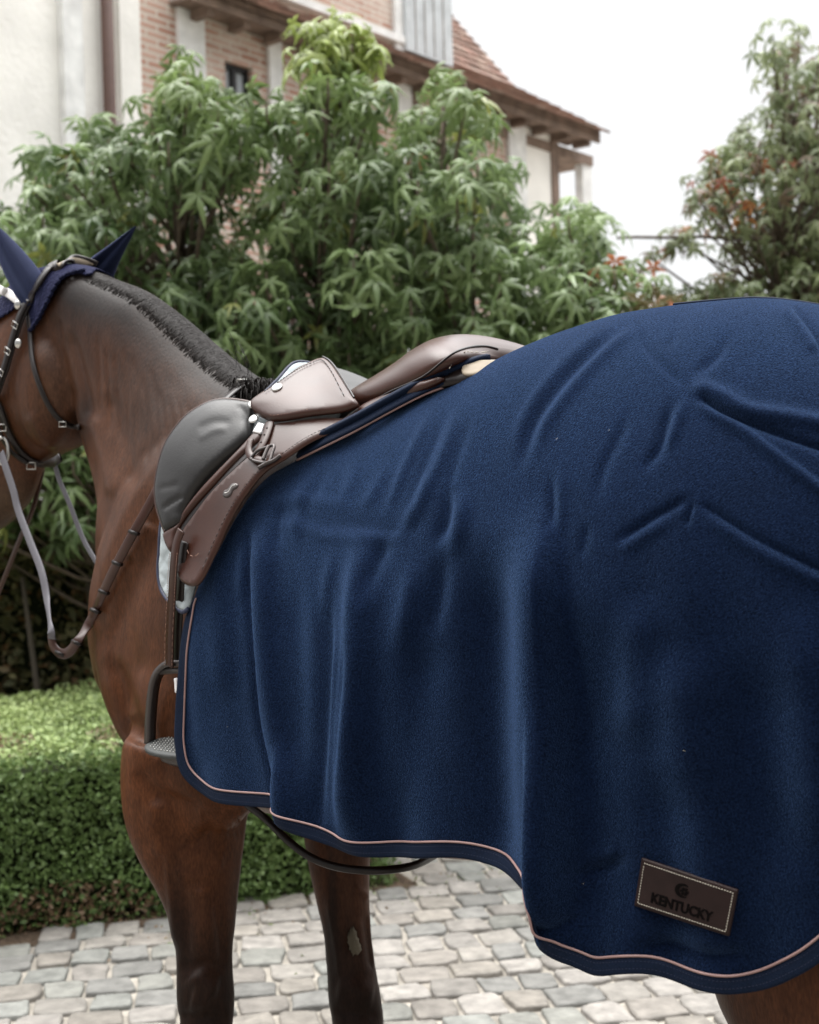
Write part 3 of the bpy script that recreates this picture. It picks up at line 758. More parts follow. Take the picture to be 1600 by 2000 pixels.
pip = smoothp(np.array([on_rug(p + i*.0193, n, .0046) for p, i, n in zip(edge, I, Nn)]), 7)
q = MB(); q.tube(pip, .0016, 8); q.build('piping', M['piping'], rug)
q = MB()
for w_ in (.005, .0135):                      # two rows of stitching on the webbing
    L1 = smoothp(np.array([on_rug(p + i*w_, n, .0049) for p, i, n in zip(edge, I, Nn)]), 2)
    L1 = resample(L1, step=.0022)
    for i in range(0, len(L1)-2, 2): q.add([L1[i]-(0, 0, .0003), L1[i]+(0, 0, .0003), L1[i+1]+(0, 0, .0003), L1[i+1]-(0, 0, .0003)], [(0, 1, 2, 3)])
q.build('stitching', M['pad_edge'], bind, fix=False)
# edge binding round the saddle cut-out
tr = resample(cat(SP([585, 640, 700, 760, 830, 890, 930, 955], [893, 866, 836, 803, 767, 744, 728, 722], [.19, .19, .185, .172, .155, .138, .12, .10]), 8), step=.008)
nrm = LW*.75 + np.array([0, 0, .65])
q = MB(); q.strap(tr + np.array([0, 0, .008]), .026, .006, nrm); 
q.strap(tr + np.array([0, 0, .018]) + LW*.0, .010, .010, nrm); cb = q.build('binding', M['webbing'], rug)
q = MB(); q.tube(tr - np.array([0, 0, .0045]) + LW*.006, .002, 8); q.build('piping', M['piping'], rug)
# tail-top webbing strip along the croup seam
sx = np.linspace(.80, 1.37, 60); cs = HF(sx, 0, z_top(sx)+.020)
q = MB(); q.strap(cs, .035, .004, np.array([0, 0, 1.0])); q.build('seam_tape', M['webbing'], rug)
# ---- surfaces in measured (pixel, offset) form
def tps(ctrl, reg=1e-3):
    C = np.array(ctrl, float); X = (C[:, :2]-np.array([800, 1000]))/500.; n = len(C)
    def K(a, b):
        r = np.linalg.norm(a[:, None]-b[None], axis=2)+1e-9; return r**2*np.log(r)
    A = np.zeros((n+3, n+3)); A[:n, :n] = K(X, X)+np.eye(n)*reg; A[:n, n] = 1; A[:n, n+1:] = X; A[n, :n] = 1; A[n+1:, :n] = X.T
    sol = np.linalg.solve(A, np.r_[C[:, 2], 0, 0, 0])
    def f(px, py):
        px = np.asarray(px, float); Q = np.stack([(px.ravel()-800)/500., (np.asarray(py, float).ravel()-1000)/500.], 1)
        return (K(Q, X) @ sol[:n] + sol[n] + Q @ sol[n+1:]).reshape(px.shape)
    return f
def surf(f):
    def g(px, py): return SP(px, py, f(px, py))
    def nn(px, py):
        px = np.asarray(px, float); py = np.asarray(py, float)
        a = g(px+2, py)-g(px-2, py); b = g(px, py+2)-g(px, py-2); n = np.cross(a, b); n /= np.linalg.norm(n, axis=-1)[..., None]
        s = np.sign(((CAM - g(px, py))*n).sum(-1)); return n*s[..., None]
    return g, nn
def inside(P, x, y):
    x = np.asarray(x); y = np.asarray(y); c = np.zeros(x.shape, bool); j = len(P)-1
    for i in range(len(P)):
        k = ((P[i, 1] > y) != (P[j, 1] > y)) & (x < (P[j, 0]-P[i, 0])*(y-P[i, 1])/(P[j, 1]-P[i, 1]+1e-12)+P[i, 0]); c ^= k; j = i
    return c
def edist(P, x, y):
    d = np.full(x.shape, 1e9)
    for i in range(len(P)):
        a = P[i]; b = P[(i+1) % len(P)]; e = b-a; u = np.clip(((x-a[0])*e[0]+(y-a[1])*e[1])/(e @ e+1e-9), 0, 1)
        d = np.minimum(d, np.hypot(x-a[0]-u*e[0], y-a[1]-u*e[1]))
    return d
def panel(name, outline, f, thick, mt, parent, edge_r=6, bulge=0, bulge_r=60, lift=0, step=6, back=.002, disp=None, smooth_outline=True):
    O = np.array(outline, float)
    if smooth_outline: O = cat(O, 5, True)
    O = resample(np.vstack([O, O[:1]]), step=step)[:-1]
    x0, y0 = O.min(0); x1, y1 = O.max(0)
    gx_, gy_ = np.meshgrid(np.arange(x0+step/2, x1, step), np.arange(y0+step/2, y1, step)); gx_ = gx_+(np.arange(gx_.shape[0]) % 2)[:, None]*step/2
    gx_, gy_ = gx_.ravel(), gy_.ravel(); k = inside(O, gx_, gy_); gx_, gy_ = gx_[k], gy_[k]
    k = edist(O, gx_, gy_) > step*.55; gx_, gy_ = gx_[k], gy_[k]
    Tn = np.roll(O, -1, 0)-np.roll(O, 1, 0); Tn /= np.linalg.norm(Tn, axis=1)[:, None]+1e-9; In = np.stack([-Tn[:, 1], Tn[:, 0]], 1)
    if not inside(O, *(O[:1]+In[:1]*.3).T)[0]: In = -In
    for dr_ in (.35, .9):
        Ro = O+In*(edge_r*dr_); kk = inside(O, Ro[:, 0], Ro[:, 1]); kk &= edist(O, Ro[:, 0], Ro[:, 1]) > edge_r*dr_*.93
        k = np.min(np.hypot(gx_[:, None]-Ro[kk][None, :, 0], gy_[:, None]-Ro[kk][None, :, 1]), 1) > step*.5 if kk.any() and len(gx_) else np.ones(len(gx_), bool)
        gx_, gy_ = np.r_[gx_[k], Ro[kk][:, 0]], np.r_[gy_[k], Ro[kk][:, 1]]
    pts = [Vector(p) for p in O] + [Vector((a, b)) for a, b in zip(gx_, gy_)]; n = len(O)
    r = delaunay_2d_cdt(pts, [(i, (i+1) % n) for i in range(n)], [], 1, 1e-4)
    X = np.array([v[0] for v in r[0]]); Y = np.array([v[1] for v in r[0]]); tri = [tuple(t) for t in r[2]]
    g, nn = surf(f); B = g(X, Y); N_ = nn(X, Y); d = edist(O, X, Y)
    e = np.clip(d/edge_r, 0, 1); off = thick*(.30+.70*np.sqrt(1-(1-e)**2))+lift
    if bulge: b_ = np.clip(d/bulge_r, 0, 1); off = off + bulge*np.sqrt(1-(1-b_)**2)
    if disp is not None: off = off + disp(X, Y, d)
    Fv = B+N_*off[:, None]; Bv = B-N_*(back-lift); m_ = len(X)
    faces = tri + [tuple(m_+i for i in t[::-1]) for t in tri]
    cnt = {}
    for t in tri:
        for i in range(3):
            a, b = t[i], t[(i+1) % 3]; cnt[(a, b)] = cnt.get((a, b), 0)+1
    for (a, b) in list(cnt):
        if (b, a) not in cnt: faces.append((b, a, a+m_, b+m_))
    o = mkmesh(name, np.vstack([Fv, Bv]), faces, mt, parent); fixn(o); return o
def dashes(name, path, f, parent, mt, lift, wd=.0009, dash=.0042, gap=.0022, closed=False, ht=.0006):
    P = cat(np.array(path, float), 6, closed); 
    if closed: P = np.vstack([P, P[:1]])
    g, nn = surf(f); A = g(P[:, 0], P[:, 1]); Nv = nn(P[:, 0], P[:, 1]); A = A+Nv*lift
    Q = resample(np.hstack([A, Nv]), n=max(8, int(np.linalg.norm(np.diff(A, axis=0), axis=1).sum()/(dash+gap))*3+1))
    q = MB()
    for i in range(0, len(Q)-2, 3):
        q.tube(Q[[i, i+1, i+2], :3]*1.0, [wd*.6, wd, wd*.6], 6)
    return q.build(name, mt, parent, fix=False)
# ---- leather patch with the stamped word
TL, TR, BR, BL = map(np.array, ((1255., 1675.), (1443., 1738.), (1425., 1829.), (1240., 1769.)))
def puv(u, v): return TL*(1-u)*(1-v)+TR*u*(1-v)+BR*u*v+BL*(1-u)*v
ct = []
for u in np.linspace(-.02, 1.02, 9):
    for v in np.linspace(-.02, 1.02, 6):
        x, y = puv(u, v); p, n = cast(bvh_rug, x, y)
        if p is not None: ct.append((x, y, (p-W0) @ LW))
ct = np.array(ct)
def quadf(ct):
    X = lambda x, y: np.stack([np.ones_like(x), (x-1340)/100, (y-1750)/100, ((x-1340)/100)**2, (x-1340)*(y-1750)/1e4, ((y-1750)/100)**2], -1)
    c, *_ = np.linalg.lstsq(X(ct[:, 0], ct[:, 1]), ct[:, 2], rcond=None)
    res = ct[:, 2]-X(ct[:, 0], ct[:, 1]) @ c
    return lambda x, y: X(np.asarray(x, float), np.asarray(y, float)) @ c + max(0, res.max())*1.15
fp = quadf(ct)
def rrect(m, r=.0, n=1):
    out = []
    for a, b in ((m, m*2), (.5, m*2), (1-m, m*2), (1-m, .5), (1-m, 1-m*2), (.5, 1-m*2), (m, 1-m*2), (m, .5)): out.append(puv(a, b))
    return out
patch = panel('leather_patch', [puv(a, b) for a, b in ((0, 0), (.25, 0), (.5, 0), (.75, 0), (1, 0), (1, .5), (1, 1), (.75, 1), (.5, 1), (.25, 1), (0, 1), (0, .5))], fp, .0018, M['leather_patch'], rug, edge_r=3, lift=.0006, step=3.5, smooth_outline=False)
g_, n_ = surf(fp)
rect = [puv(a, b) for a, b in [(x, .085) for x in np.linspace(.04, .96, 12)] + [(.96, y) for y in np.linspace(.15, .85, 6)] + [(x, .915) for x in np.linspace(.96, .04, 12)] + [(.04, y) for y in np.linspace(.85, .15, 6)]]
P = np.array(rect+rect[:1]); A = g_(P[:, 0], P[:, 1])+n_(P[:, 0], P[:, 1])*.0027; Q = resample(A, step=.0011); q = MB()
for i in range(0, len(Q)-3, 3): q.tube(Q[[i, i+1, i+2]], [.0004, .00062, .0004], 6)
q.build('stitching', M['thread'], patch, fix=False)
def put_text(txt, u0, u1, v0, v1, h0, h1, name, mt, parent, font_off=.02):
    cu = bpy.data.curves.new('lettering', 'FONT'); cu.body = txt; cu.size = 1; cu.extrude = .05; cu.bevel_depth = .012; cu.resolution_u = 3; cu.offset = font_off
    o = bpy.data.objects.new('lettering', cu); COL.objects.link(o); dg = bpy.context.evaluated_depsgraph_get()
    me = bpy.data.meshes.new_from_object(o.evaluated_get(dg)); bpy.data.objects.remove(o)
    Vt = np.array([v.co[:] for v in me.vertices]); Ft = [tuple(p.vertices) for p in me.polygons]; bpy.data.meshes.remove(me)
    mn, mx_ = Vt.min(0), Vt.max(0); X = (Vt[:, 0]-mn[0])/(mx_[0]-mn[0]); Yv = (Vt[:, 1]-mn[1])/(mx_[1]-mn[1]); Z = (Vt[:, 2]-mn[2])/(mx_[2]-mn[2])
    P = np.array([puv(u0+(u1-u0)*a, v1+(v0-v1)*b) for a, b in zip(X, Yv)])
    Wp = g_(P[:, 0], P[:, 1])+n_(P[:, 0], P[:, 1])*(h0+(h1-h0)*Z)[:, None]
    o = mkmesh(name, Wp, Ft, mt, parent, smooth=False); return o
put_text('KENTUCKY', .165, .805, .60, .82, .0018, .0034, 'lettering', M['emboss'], patch)
def disc2(cu, cv, ru, pts, mtl, nm, h=.0033):
    P = np.array([puv(cu+ru*a, cv+ru*b*1.86) for a, b in pts]); A = g_(P[:, 0], P[:, 1]); N_ = n_(P[:, 0], P[:, 1])
    n = len(P); q = MB(); V = list(A+N_*h)+list(A+N_*.0018); q.add(V, [tuple(range(n))]+[(i, i+n, (i+1) % n+n, (i+1) % n) for i in range(n)]); return q.build(nm, mtl, patch, smooth=False, fix=False)
cres = [(math.cos(a), math.sin(a)) for a in np.linspace(.9, 5.38, 22)] + [(.30+.76*math.cos(a), .0+.76*math.sin(a)) for a in np.linspace(5.1, 1.18, 20)]
disc2(.462, .375, .078, cres, M['emboss'], 'crescent_mark')
q = MB()
for k in range(6):
    a0 = k*math.pi/3
    P = np.array([puv(.482+.045*(r_*math.cos(a)), .385+.045*1.86*(r_*math.sin(a))) for r_, a in ((.25, a0-.5), (.9, a0-.38), (1.0, a0), (.9, a0+.38), (.25, a0+.5))])
    A = g_(P[:, 0], P[:, 1]); N_ = n_(P[:, 0], P[:, 1]); b = list(A+N_*.0033)+list(A+N_*.0018); q.add(b, [(0, 1, 2, 3, 4)]+[(i, i+5, (i+1) % 5+5, (i+1) % 5) for i in range(5)])
q.build('rosette_mark', M['emboss'], patch, smooth=False, fix=False)
# ================================================================== SADDLE
ftS = tps([(640, 712, .05), (590, 714, .085), (520, 775, .15), (503, 800, .165), (540, 830, .178), (612, 824, .168), (700, 808, .152), (690, 765, .11), (665, 730, .07),
           (880, 760, .165), (720, 800, .152), (835, 745, .157), (900, 720, .138), (960, 700, .105), (1003, 690, .085), (700, 830, .178), (600, 870, .207), (517, 924, .237),
           (480, 971, .257), (422, 1076, .288), (377, 1145, .303), (345, 1100, .285), (330, 1040, .265), (308, 953, .245), (332, 858, .215), (399, 796, .185), (470, 785, .165), (427, 915, .235)], 3e-3)
def lift_f(f, d): return lambda x, y: f(x, y)+d
q = MB(); g_s, n_s = surf(ftS)
def spath(pts, lift, f=ftS, n=8):
    P = cat(np.array(pts, float), n); g, nn = surf(f); N_ = nn(P[:, 0], P[:, 1]); return g(P[:, 0], P[:, 1])+N_*lift, N_
saddle = thing('saddle', 'brown leather jumping saddle with padded knee rolls and high cantle on the horse', 'saddle', HF(.3, 0, 1.6))
def arc_ring(tx, ty, lx, ly, w_, under=.03, n=18, e=1.0):
    Tp = SP(tx, ty, 0.0); B = SP(lx, ly, w_); ts, _, tz = hfc(Tp); bs_, _, bz_ = hfc(B); out = []
    for k in range(n+1):
        a = -1+2*k/n; th = a*math.pi/2
        out.append(HF(ts+(bs_-ts)*(1-math.cos(th)), w_*math.copysign(abs(math.sin(th))**e, th), tz-(tz-bz_)*(1-math.cos(th))))
    for k in range(1, n):
        a = 1-2*k/n; out.append(HF(ts+(bs_-ts)*(1-abs(a)**1.5*0-math.cos(a*math.pi/2)), w_*a*.93, bz_-under*(1-a*a)*.2-.006))
    return out
def loftpart(rows, name, mt, n=6, e=1.0):
    rr = cat(np.array(rows, float), n); q = MB(); q.loft([arc_ring(*r, e=e) for r in rr]); return q.build(name, mt, saddle)
loftpart([(582, 732, 550, 790, .08), (602, 719, 572, 796, .095), (624, 712, 596, 802, .11), (647, 719, 622, 804, .124), (670, 740, 648, 806, .134), (696, 765, 680, 808, .142), (735, 782, 722, 802, .15)],
         'seat', M['leather_soft'])
cant = loftpart([(708, 780, 700, 794, .135), (728, 764, 718, 787, .142), (752, 750, 745, 773, .150), (790, 728, 780, 758, .156), (828, 703, 812, 745, .160), (862, 677, 842, 730, .162), (896, 660, 868, 716, .160),
                 (926, 654, 892, 704, .150), (950, 658, 910, 697, .135), (968, 668, 926, 692, .11), (980, 680, 940, 692, .085)], 'cantle', M['leather'])
panel('under_panel', [(800, 760), (838, 746), (866, 730), (893, 710), (922, 697), (955, 694), (984, 696), (1005, 700), (1010, 706), (985, 722), (930, 738), (870, 746), (820, 756)], ftS, .010, M['leather_dark'], saddle, edge_r=12, lift=-.010)
panel('panel_strip', [(700, 800), (722, 786), (760, 767), (810, 750), (845, 742), (870, 738), (848, 752), (800, 772), (740, 804), (690, 832), (660, 832)], ftS, .008, M['leather'], saddle, edge_r=8, lift=-.001)
panel('cream_pad', [(903, 719), (912, 709), (940, 705), (970, 705), (985, 704), (960, 720), (930, 733), (906, 733)], ftS, .0025, M['cream'], saddle, edge_r=4, lift=.001, step=3)
dashes('stitching', [(884, 732), (892, 716), (902, 704), (914, 700), (930, 701), (946, 701), (962, 698)], ftS, cant, M['thread'], .012, wd=.0009)
bvc = BVHTree.FromPolygons([v.co.copy() for v in cant.data.vertices], [tuple(p.vertices) for p in cant.data.polygons]); A = []
for x, y in cat(np.array([(722, 786), (760, 766), (800, 749), (832, 733), (858, 712), (880, 694), (902, 683), (928, 677), (952, 677), (972, 682)], float), 6):
    p_, n_c = cast(bvc, x, y, .0006)
    if p_ is not None: A.append(p_)
q = MB(); q.tube(smoothp(np.array(A), 3), .0019, 6); q.build('piping', M['leather_dark'], cant)
# rear flap
flap = panel('flap', [(700, 822), (640, 818), (580, 826), (530, 838), (518, 872), (482, 903), (422, 960), (384, 1008), (358, 1046), (348, 1090), (347, 1116), (356, 1136), (374, 1146), (391, 1142),
                      (405, 1122), (428, 1072), (452, 1019), (482, 970), (519, 925), (562, 897), (612, 864), (684, 832)], ftS, .006, M['leather'], saddle, edge_r=5, lift=.003,
             disp=lambda X, Y, d: .004*np.exp(-((d-14)/10)**2)*0 + .003*np.sin((X+Y)*.02))
dashes('stitching', [(375, 1077), (379, 1086), (388, 1090), (396, 1086), (400, 1078)], ftS, flap, M['thread_brown'], .0095, wd=.0006, dash=.012, gap=.0002)
dashes('stitching', [(404, 1116), (424, 1068), (448, 1016), (477, 968), (514, 924), (558, 893), (608, 860), (680, 829)], ftS, flap, M['leather_dark'], .0092, wd=.0006)
# knee roll pad
def wr(X, Y, d):
    o = np.zeros(X.shape)
    for pts, a, w_ in [([(330, 1000), (350, 985), (372, 972)], -.003, 4), ([(470, 800), (484, 815), (489, 835)], -.003, 5), ([(320, 960), (345, 955), (365, 950)], -.0012, 5), ([(395, 850), (430, 835), (465, 838)], -.0012, 6), ([(400, 870), (430, 852), (455, 850)], .0012, 5)]:
        o += stroke(X, Y, pts, a, w_)
    return o + .0012*np.sin(X*.05+np.sin(Y*.03))*np.clip(d/30, 0, 1)
kn = panel('knee_pad', [(503, 793), (480, 787), (446, 783), (420, 786), (396, 796), (368, 815), (345, 841), (328, 868), (316, 903), (308, 950), (310, 985), (317, 1012), (327, 1039), (340, 1037), (360, 1022),
                        (367, 998), (390, 957), (428, 913), (470, 876), (490, 853), (493, 825)], ftS, .010, M['leather_soft'], saddle, edge_r=9, bulge=.009, bulge_r=45, lift=-.002, step=5, disp=wr)
q = MB()
A, _ = spath([(502, 793), (480, 786), (446, 782), (420, 785), (395, 795), (366, 814), (343, 840), (326, 868), (314, 903), (306, 950), (308, 985), (315, 1012), (326, 1041)], .003); q.tube(A, .0028, 8)
q.build('piping', M['leather'], kn)
# front edge of the flap below the knee pad
panel('flap_front', [(505, 848), (470, 884), (405, 951), (367, 999), (357, 1024), (330, 1041), (326, 1052), (338, 1080), (345, 1072), (353, 1040), (380, 999), (424, 950), (474, 897), (514, 862)], ftS, .007, M['leather'], saddle, edge_r=5, lift=.004, step=4)
panel('leather_guard', [(340, 1080), (352, 1040), (378, 1000), (421, 951), (471, 896), (512, 860), (520, 872), (482, 904), (428, 960), (388, 1008), (360, 1050), (350, 1090)], ftS, .004, M['leather_dark'], saddle, edge_r=4, lift=.002, step=4)
# skirt
sk = panel('skirt', [(500, 797), (517, 783), (546, 766), (584, 736), (600, 727), (616, 720), (634, 717), (650, 720), (663, 731), (677, 750), (692, 772), (704, 790), (712, 803), (700, 811), (672, 819), (612, 826), (565, 833), (537, 833), (513, 822), (500, 810)],
           ftS, .006, M['leather'], saddle, edge_r=6, bulge=.006, bulge_r=40, lift=.014, step=5)
q = MB(); A, _ = spath([(634, 716), (651, 719), (665, 731), (679, 750), (694, 773), (707, 794)], .020); q.tube(A, .0016, 6); q.build('piping', M['leather_dark'], sk)
dashes('stitching', [(530, 785), (552, 770), (588, 745), (612, 734), (632, 729), (648, 734), (664, 752), (680, 780), (690, 800)], ftS, sk, M['leather_dark'], .0262, wd=.0009)
dashes('stitching', [(508, 812), (538, 828), (566, 828), (612, 821), (670, 814), (700, 806)], ftS, sk, M['thread_brown'], .0222, wd=.0006)
# rivets, logo stud, tag, flap badge
def stud(px, py, r, name, lift, mt, parent, f=ftS, h=.003):
    g, nn = surf(f); c = g(np.array([px*1.]), np.array([py*1.]))[0]; n = nn(np.array([px*1.]), np.array([py*1.]))[0]; c = c+n*lift
    a = np.cross(n, [0, 0, 1.]); a /= np.linalg.norm(a); b = np.cross(n, a); q = MB(); q.ell(c, a*r, b*r, n*h, 20, 8); return q.build(name, mt, parent), c, n, a, b
st_, c, n, a, b = stud(552, 779, .0095, 'stud', .0262, M['silver'], sk)
q = MB()
for k in range(3): 
    th = k*2.094+.5; q.tube([c+n*.0031, c+n*.0028+(a*math.cos(th)+b*math.sin(th))*.006], .0008, 5)
q.build('stud_mark', M['dark_metal'], st_, fix=False)
stud(500, 797, .0095, 'stud', .011, M['silver'], saddle); stud(501, 826, .0095, 'stud', .010, M['silver'], saddle)
panel('metal_tag', [(501, 853), (512, 835), (524, 838), (517, 857)], ftS, .002, M['white'], saddle, edge_r=2, lift=.012, step=3, smooth_outline=False)
bd_ = panel('badge', [(443, 972), (446, 962), (452, 960), (459, 951), (466, 948), (473, 951), (470, 958), (463, 962), (458, 972), (450, 976)], ftS, .0025, M['dark_metal'], flap, edge_r=3, lift=.008, step=2.5)
q = MB(); A, _ = spath([(448, 968), (455, 966), (462, 955), (468, 953)], .0105); q.tube(A, .0009, 6); q.build('badge_rim', M['silver'], bd_, fix=False)
# stirrup leather loop, holes and buckle
pts = [(536, 834), (531, 852), (524, 872), (515, 890), (509, 899)]; A, N_ = spath(pts, .013)
q = MB(); q.strap(A, .017, .004, N_); bs1 = q.build('billet', M['leather'], saddle)
q = MB()
for (x, y) in ((531, 848), (526, 861), (520, 875)):
    c = spath([(x, y), (x+.5, y+.5)], .0152)[0][0]; q.ell(c, RW*.0017, LW*.0017, np.array([0, 0, .0017]), 10, 6)
q.build('hole', M['dark_metal'], bs1)
A, N_ = spath([(500, 872), (497, 890), (503, 903), (518, 909), (540, 914)], .016); q = MB(); q.strap(A, .012, .004, N_); q.build('keeper_strap', M['leather'], saddle)
A, N_ = spath([(504, 908), (516, 895), (532, 889), (549, 885), (546, 900), (540, 916), (524, 916), (508, 912)], .019)
q = MB(); q.tube(A, .0026, 8, closed=False); q.tube([A[0], (A[0]+A[-1])/2, A[-1]], .0026, 8)
A, N_ = spath([(541, 888), (535, 902), (531, 913)], .022); q.tube(A, .0030, 8); q.build('buckle', M['dark_metal'], saddle, fix=False)
A, N_ = spath([(520, 926), (535, 918), (550, 912), (562, 903)], .018); q = MB(); q.tube(A, .0035, 8); q.build('safety_catch', M['dark_metal'], saddle, fix=False)
# the off side mirrors the near side
def mirror(o, parent):
    V = np.empty(len(o.data.vertices)*3); o.data.vertices.foreach_get('co', V); V = V.reshape(-1, 3); t = (V-W0) @ LW
    V = V-2*t[:, None]*LW-np.array([0, 0, .03]); mkmesh(o.name.split('.')[0], V, [tuple(p.vertices)[::-1] for p in o.data.polygons], o.data.materials[0], parent)
for o in (flap, sk, kn): mirror(o, saddle)

# ================================================================== SADDLE PAD
padf = lambda x, y: ftS(x, y)-.014-.020*np.clip((np.asarray(y)-1050)/100, 0, 1)
pad = thing('saddle_pad', 'white quilted saddle pad with navy edge showing beneath the saddle', 'saddle pad', HF(.2, 0, 1.55))
pad_o = [(604, 712), (583, 711), (568, 719), (545, 745), (512, 778), (480, 815), (400, 850), (350, 900), (330, 960), (322, 1000), (317, 1040), (315, 1080), (313, 1115), (318, 1147), (328, 1167), (342, 1182), (358, 1194), (372, 1180),
         (400, 1080), (450, 985), (530, 890), (660, 815), (660, 780), (640, 725)]
def quilt(X, Y, d):
    a = np.abs(np.sin((X+.55*Y)*.115)); b = np.abs(np.sin((X-.9*Y)*.10)); return .0035*np.minimum(a, b)**.5*np.clip(d/6, 0, 1)
pm = panel('quilted_side', pad_o, padf, .005, M['pad'], pad, edge_r=5, step=4, disp=quilt)
mirror(pm, pad)
q = MB(); A, _ = spath([(606, 711), (583, 709), (567, 717), (544, 743), (511, 777), (480, 813), (400, 848), (348, 900), (328, 960), (320, 1000), (315, 1040), (313, 1080), (311, 1115), (316, 1149), (327, 1169), (342, 1184), (358, 1196), (370, 1190)], .002, padf)
q.tube(A, .0035, 8); q.build('edge_binding', M['pad_edge'], pad)

# ================================================================== STIRRUP (hangs from the saddle)
stp = thing('stirrup', 'dark metal stirrup with studded rubber tread hanging from its brown leather strap', 'stirrup', SP(352, 1470, .262))
fl2 = tps([(353, 1044, .292), (343, 1110, .298), (338, 1180, .290), (334, 1240, .278), (332, 1295, .266), (360, 1300, .266), (370, 1100, .298), (380, 1200, .285)], 1e-3)
P = cat(np.array([(358, 1036), (348, 1065), (343, 1110), (339, 1180), (336, 1240), (335, 1300)], float), 10)
g2, n2 = surf(fl2); A = g2(P[:, 0], P[:, 1]); N_ = n2(P[:, 0], P[:, 1]); q = MB(); q.strap(A+N_*.004, .018, .0035, N_); lea = q.build('stirrup_leather', M['leather'], stp)
q = MB(); q.strap(A[8:]-N_[8:]*.006+RW*.008, .018, .0035, N_[8:]); q.build('stirrup_leather', M['leather_dark'], stp)
for dx in (-7.5, 7.0):
    Qp = np.stack([P[:, 0]+dx, P[:, 1]], 1)[14:]; dashes('stitching', Qp[::4], fl2, lea, M['thread_brown'], .0066, wd=.0006, dash=.0036, gap=.002)
ts_ = .258
def SX(x, y): return SP(x, y, ts_)
half = [(334, 1296), (320, 1303), (308, 1318), (301, 1340), (297, 1370), (294, 1410), (293, 1452)]
arch = cat(np.array([SX(x, y) for x, y in half[::-1]] + [SX(704-x, y) for x, y in half], float), 6)
q = MB(); q.strap(arch, .011, .017, LW); 
q.strap([SX(318, 1312), SX(352, 1309), SX(386, 1312)], .010, .012, LW)
q.strap([SX(322, 1300), SX(330, 1288), SX(352, 1285), SX(374, 1288), SX(382, 1300)], .006, .010, LW)
ir = q.build('arch', M['dark_metal'], stp)
panel('label', [(340, 1325), (346, 1324), (347, 1353), (342, 1354)], lambda x, y: ts_+.012+0*x, .001, M['white'], stp, edge_r=1, step=3, smooth_outline=False)
c0 = SX(352, 1460); tl = math.radians(14); wa = LW*math.cos(tl)-np.array([0, 0, math.sin(tl)]); ua = LW*math.sin(tl)+np.array([0, 0, math.cos(tl)])
def tring(hx, hy, z): return [c0+RW*hx*math.copysign(abs(math.cos(t))**.8, math.cos(t))+wa*hy*math.sin(t)+ua*z for t in np.linspace(0, 2*math.pi, 40)[:-1]]
q = MB(); q.loft([tring(.070, .032, -.006), tring(.078, .037, -.003), tring(.078, .037, .002), tring(.073, .033, .004)]); trd = q.build('tread', M['rubber'], stp)
q = MB()
for i in range(-8, 9):
    for j in range(-4, 5):
        x = i*.0078+(.0039 if j % 2 else 0); y = j*.0066
        if (x/.068)**2+(y/.031)**2 < 1: q.ell(c0+RW*x+wa*y+ua*.0042, RW*.0012, wa*.0012, ua*.0022, 8, 5)
q.build('grip_studs', M['silver'], trd)
q = MB(); q.loft([tring(.036, .014, -.028), tring(.050, .020, -.022), tring(.056, .024, -.006)]); q.build('base', M['dark_metal'], stp)
c = SX(334, 1491)+LW*.02; 0

# ================================================================== BONNET, BRIDLE, REINS
def shell(name, poly, mt, parent, off, smin=-2, smax=-.5):
    V = BV; s_, t_, _ = hfc(V); Vm = V-2*np.minimum(t_, 0)[:, None]*LW; X, Y = proj(Vm)
    k = inside(cat(np.array(poly, float), 6, True), X, Y) & (s_ < smax) & (s_ > smin)
    idx = -np.ones(len(V), int); fs = []
    for p in bme.polygons:
        vs = list(p.vertices)
        if all(k[v] for v in vs): fs.append(vs)
    used = sorted({v for f in fs for v in f}); idx[used] = np.arange(len(used))
    Nv = np.empty(len(V)*3); bme.vertices.foreach_get('normal', Nv); Nv = Nv.reshape(-1, 3)
    o = mkmesh(name, V[used]+Nv[used]*off, [[idx[v] for v in f] for f in fs], mt, parent)
    so = o.modifiers.new('t', 'SOLIDIFY'); so.thickness = .003; so.offset = 0
    return o
bon = thing('ear_bonnet', "navy fabric ear bonnet with crocheted edge on the horse's head", 'ear bonnet', SP(100, 520, 0))
shell('cap', [(196, 480), (182, 540), (150, 538), (128, 546), (112, 568), (101, 590), (92, 606), (80, 628), (64, 650), (56, 622), (38, 606), (10, 622), (-60, 660), (-90, 560), (0, 470)], M['lace'], bon, .006)
def onb(px, py, off, tf=.1):
    p, n = cast(bvh_body, px, py, off)
    if p is None or hfc(p)[0] > -.45: p = SP(px, py, tf); n = LW.copy()
    return p, n
def bpath(pts, off, tf=.1, sm=6, n=6):
    P = cat(np.array(pts, float), n); A = []; N_ = []
    for r in P:
        p, nn_ = onb(r[0], r[1], off, r[2] if len(r) > 2 else tf); A.append(p); N_.append(nn_)
    A = smoothp(np.array(A), sm); N_ = smoothp(np.array(N_), 10); N_ /= np.linalg.norm(N_, axis=1)[:, None]; return A, N_
A, N_ = bpath([(166, 536), (148, 539), (128, 547), (112, 568), (101, 590), (92, 606), (80, 628), (65, 648)], .010, n=10)
A = resample(A, n=90); q = MB(); q.tube(A+(np.sin(np.arange(90)*.9)*.0028)[:, None]*RW, .0042, 6); q.build('scalloped_edge', M['lace'], bon)
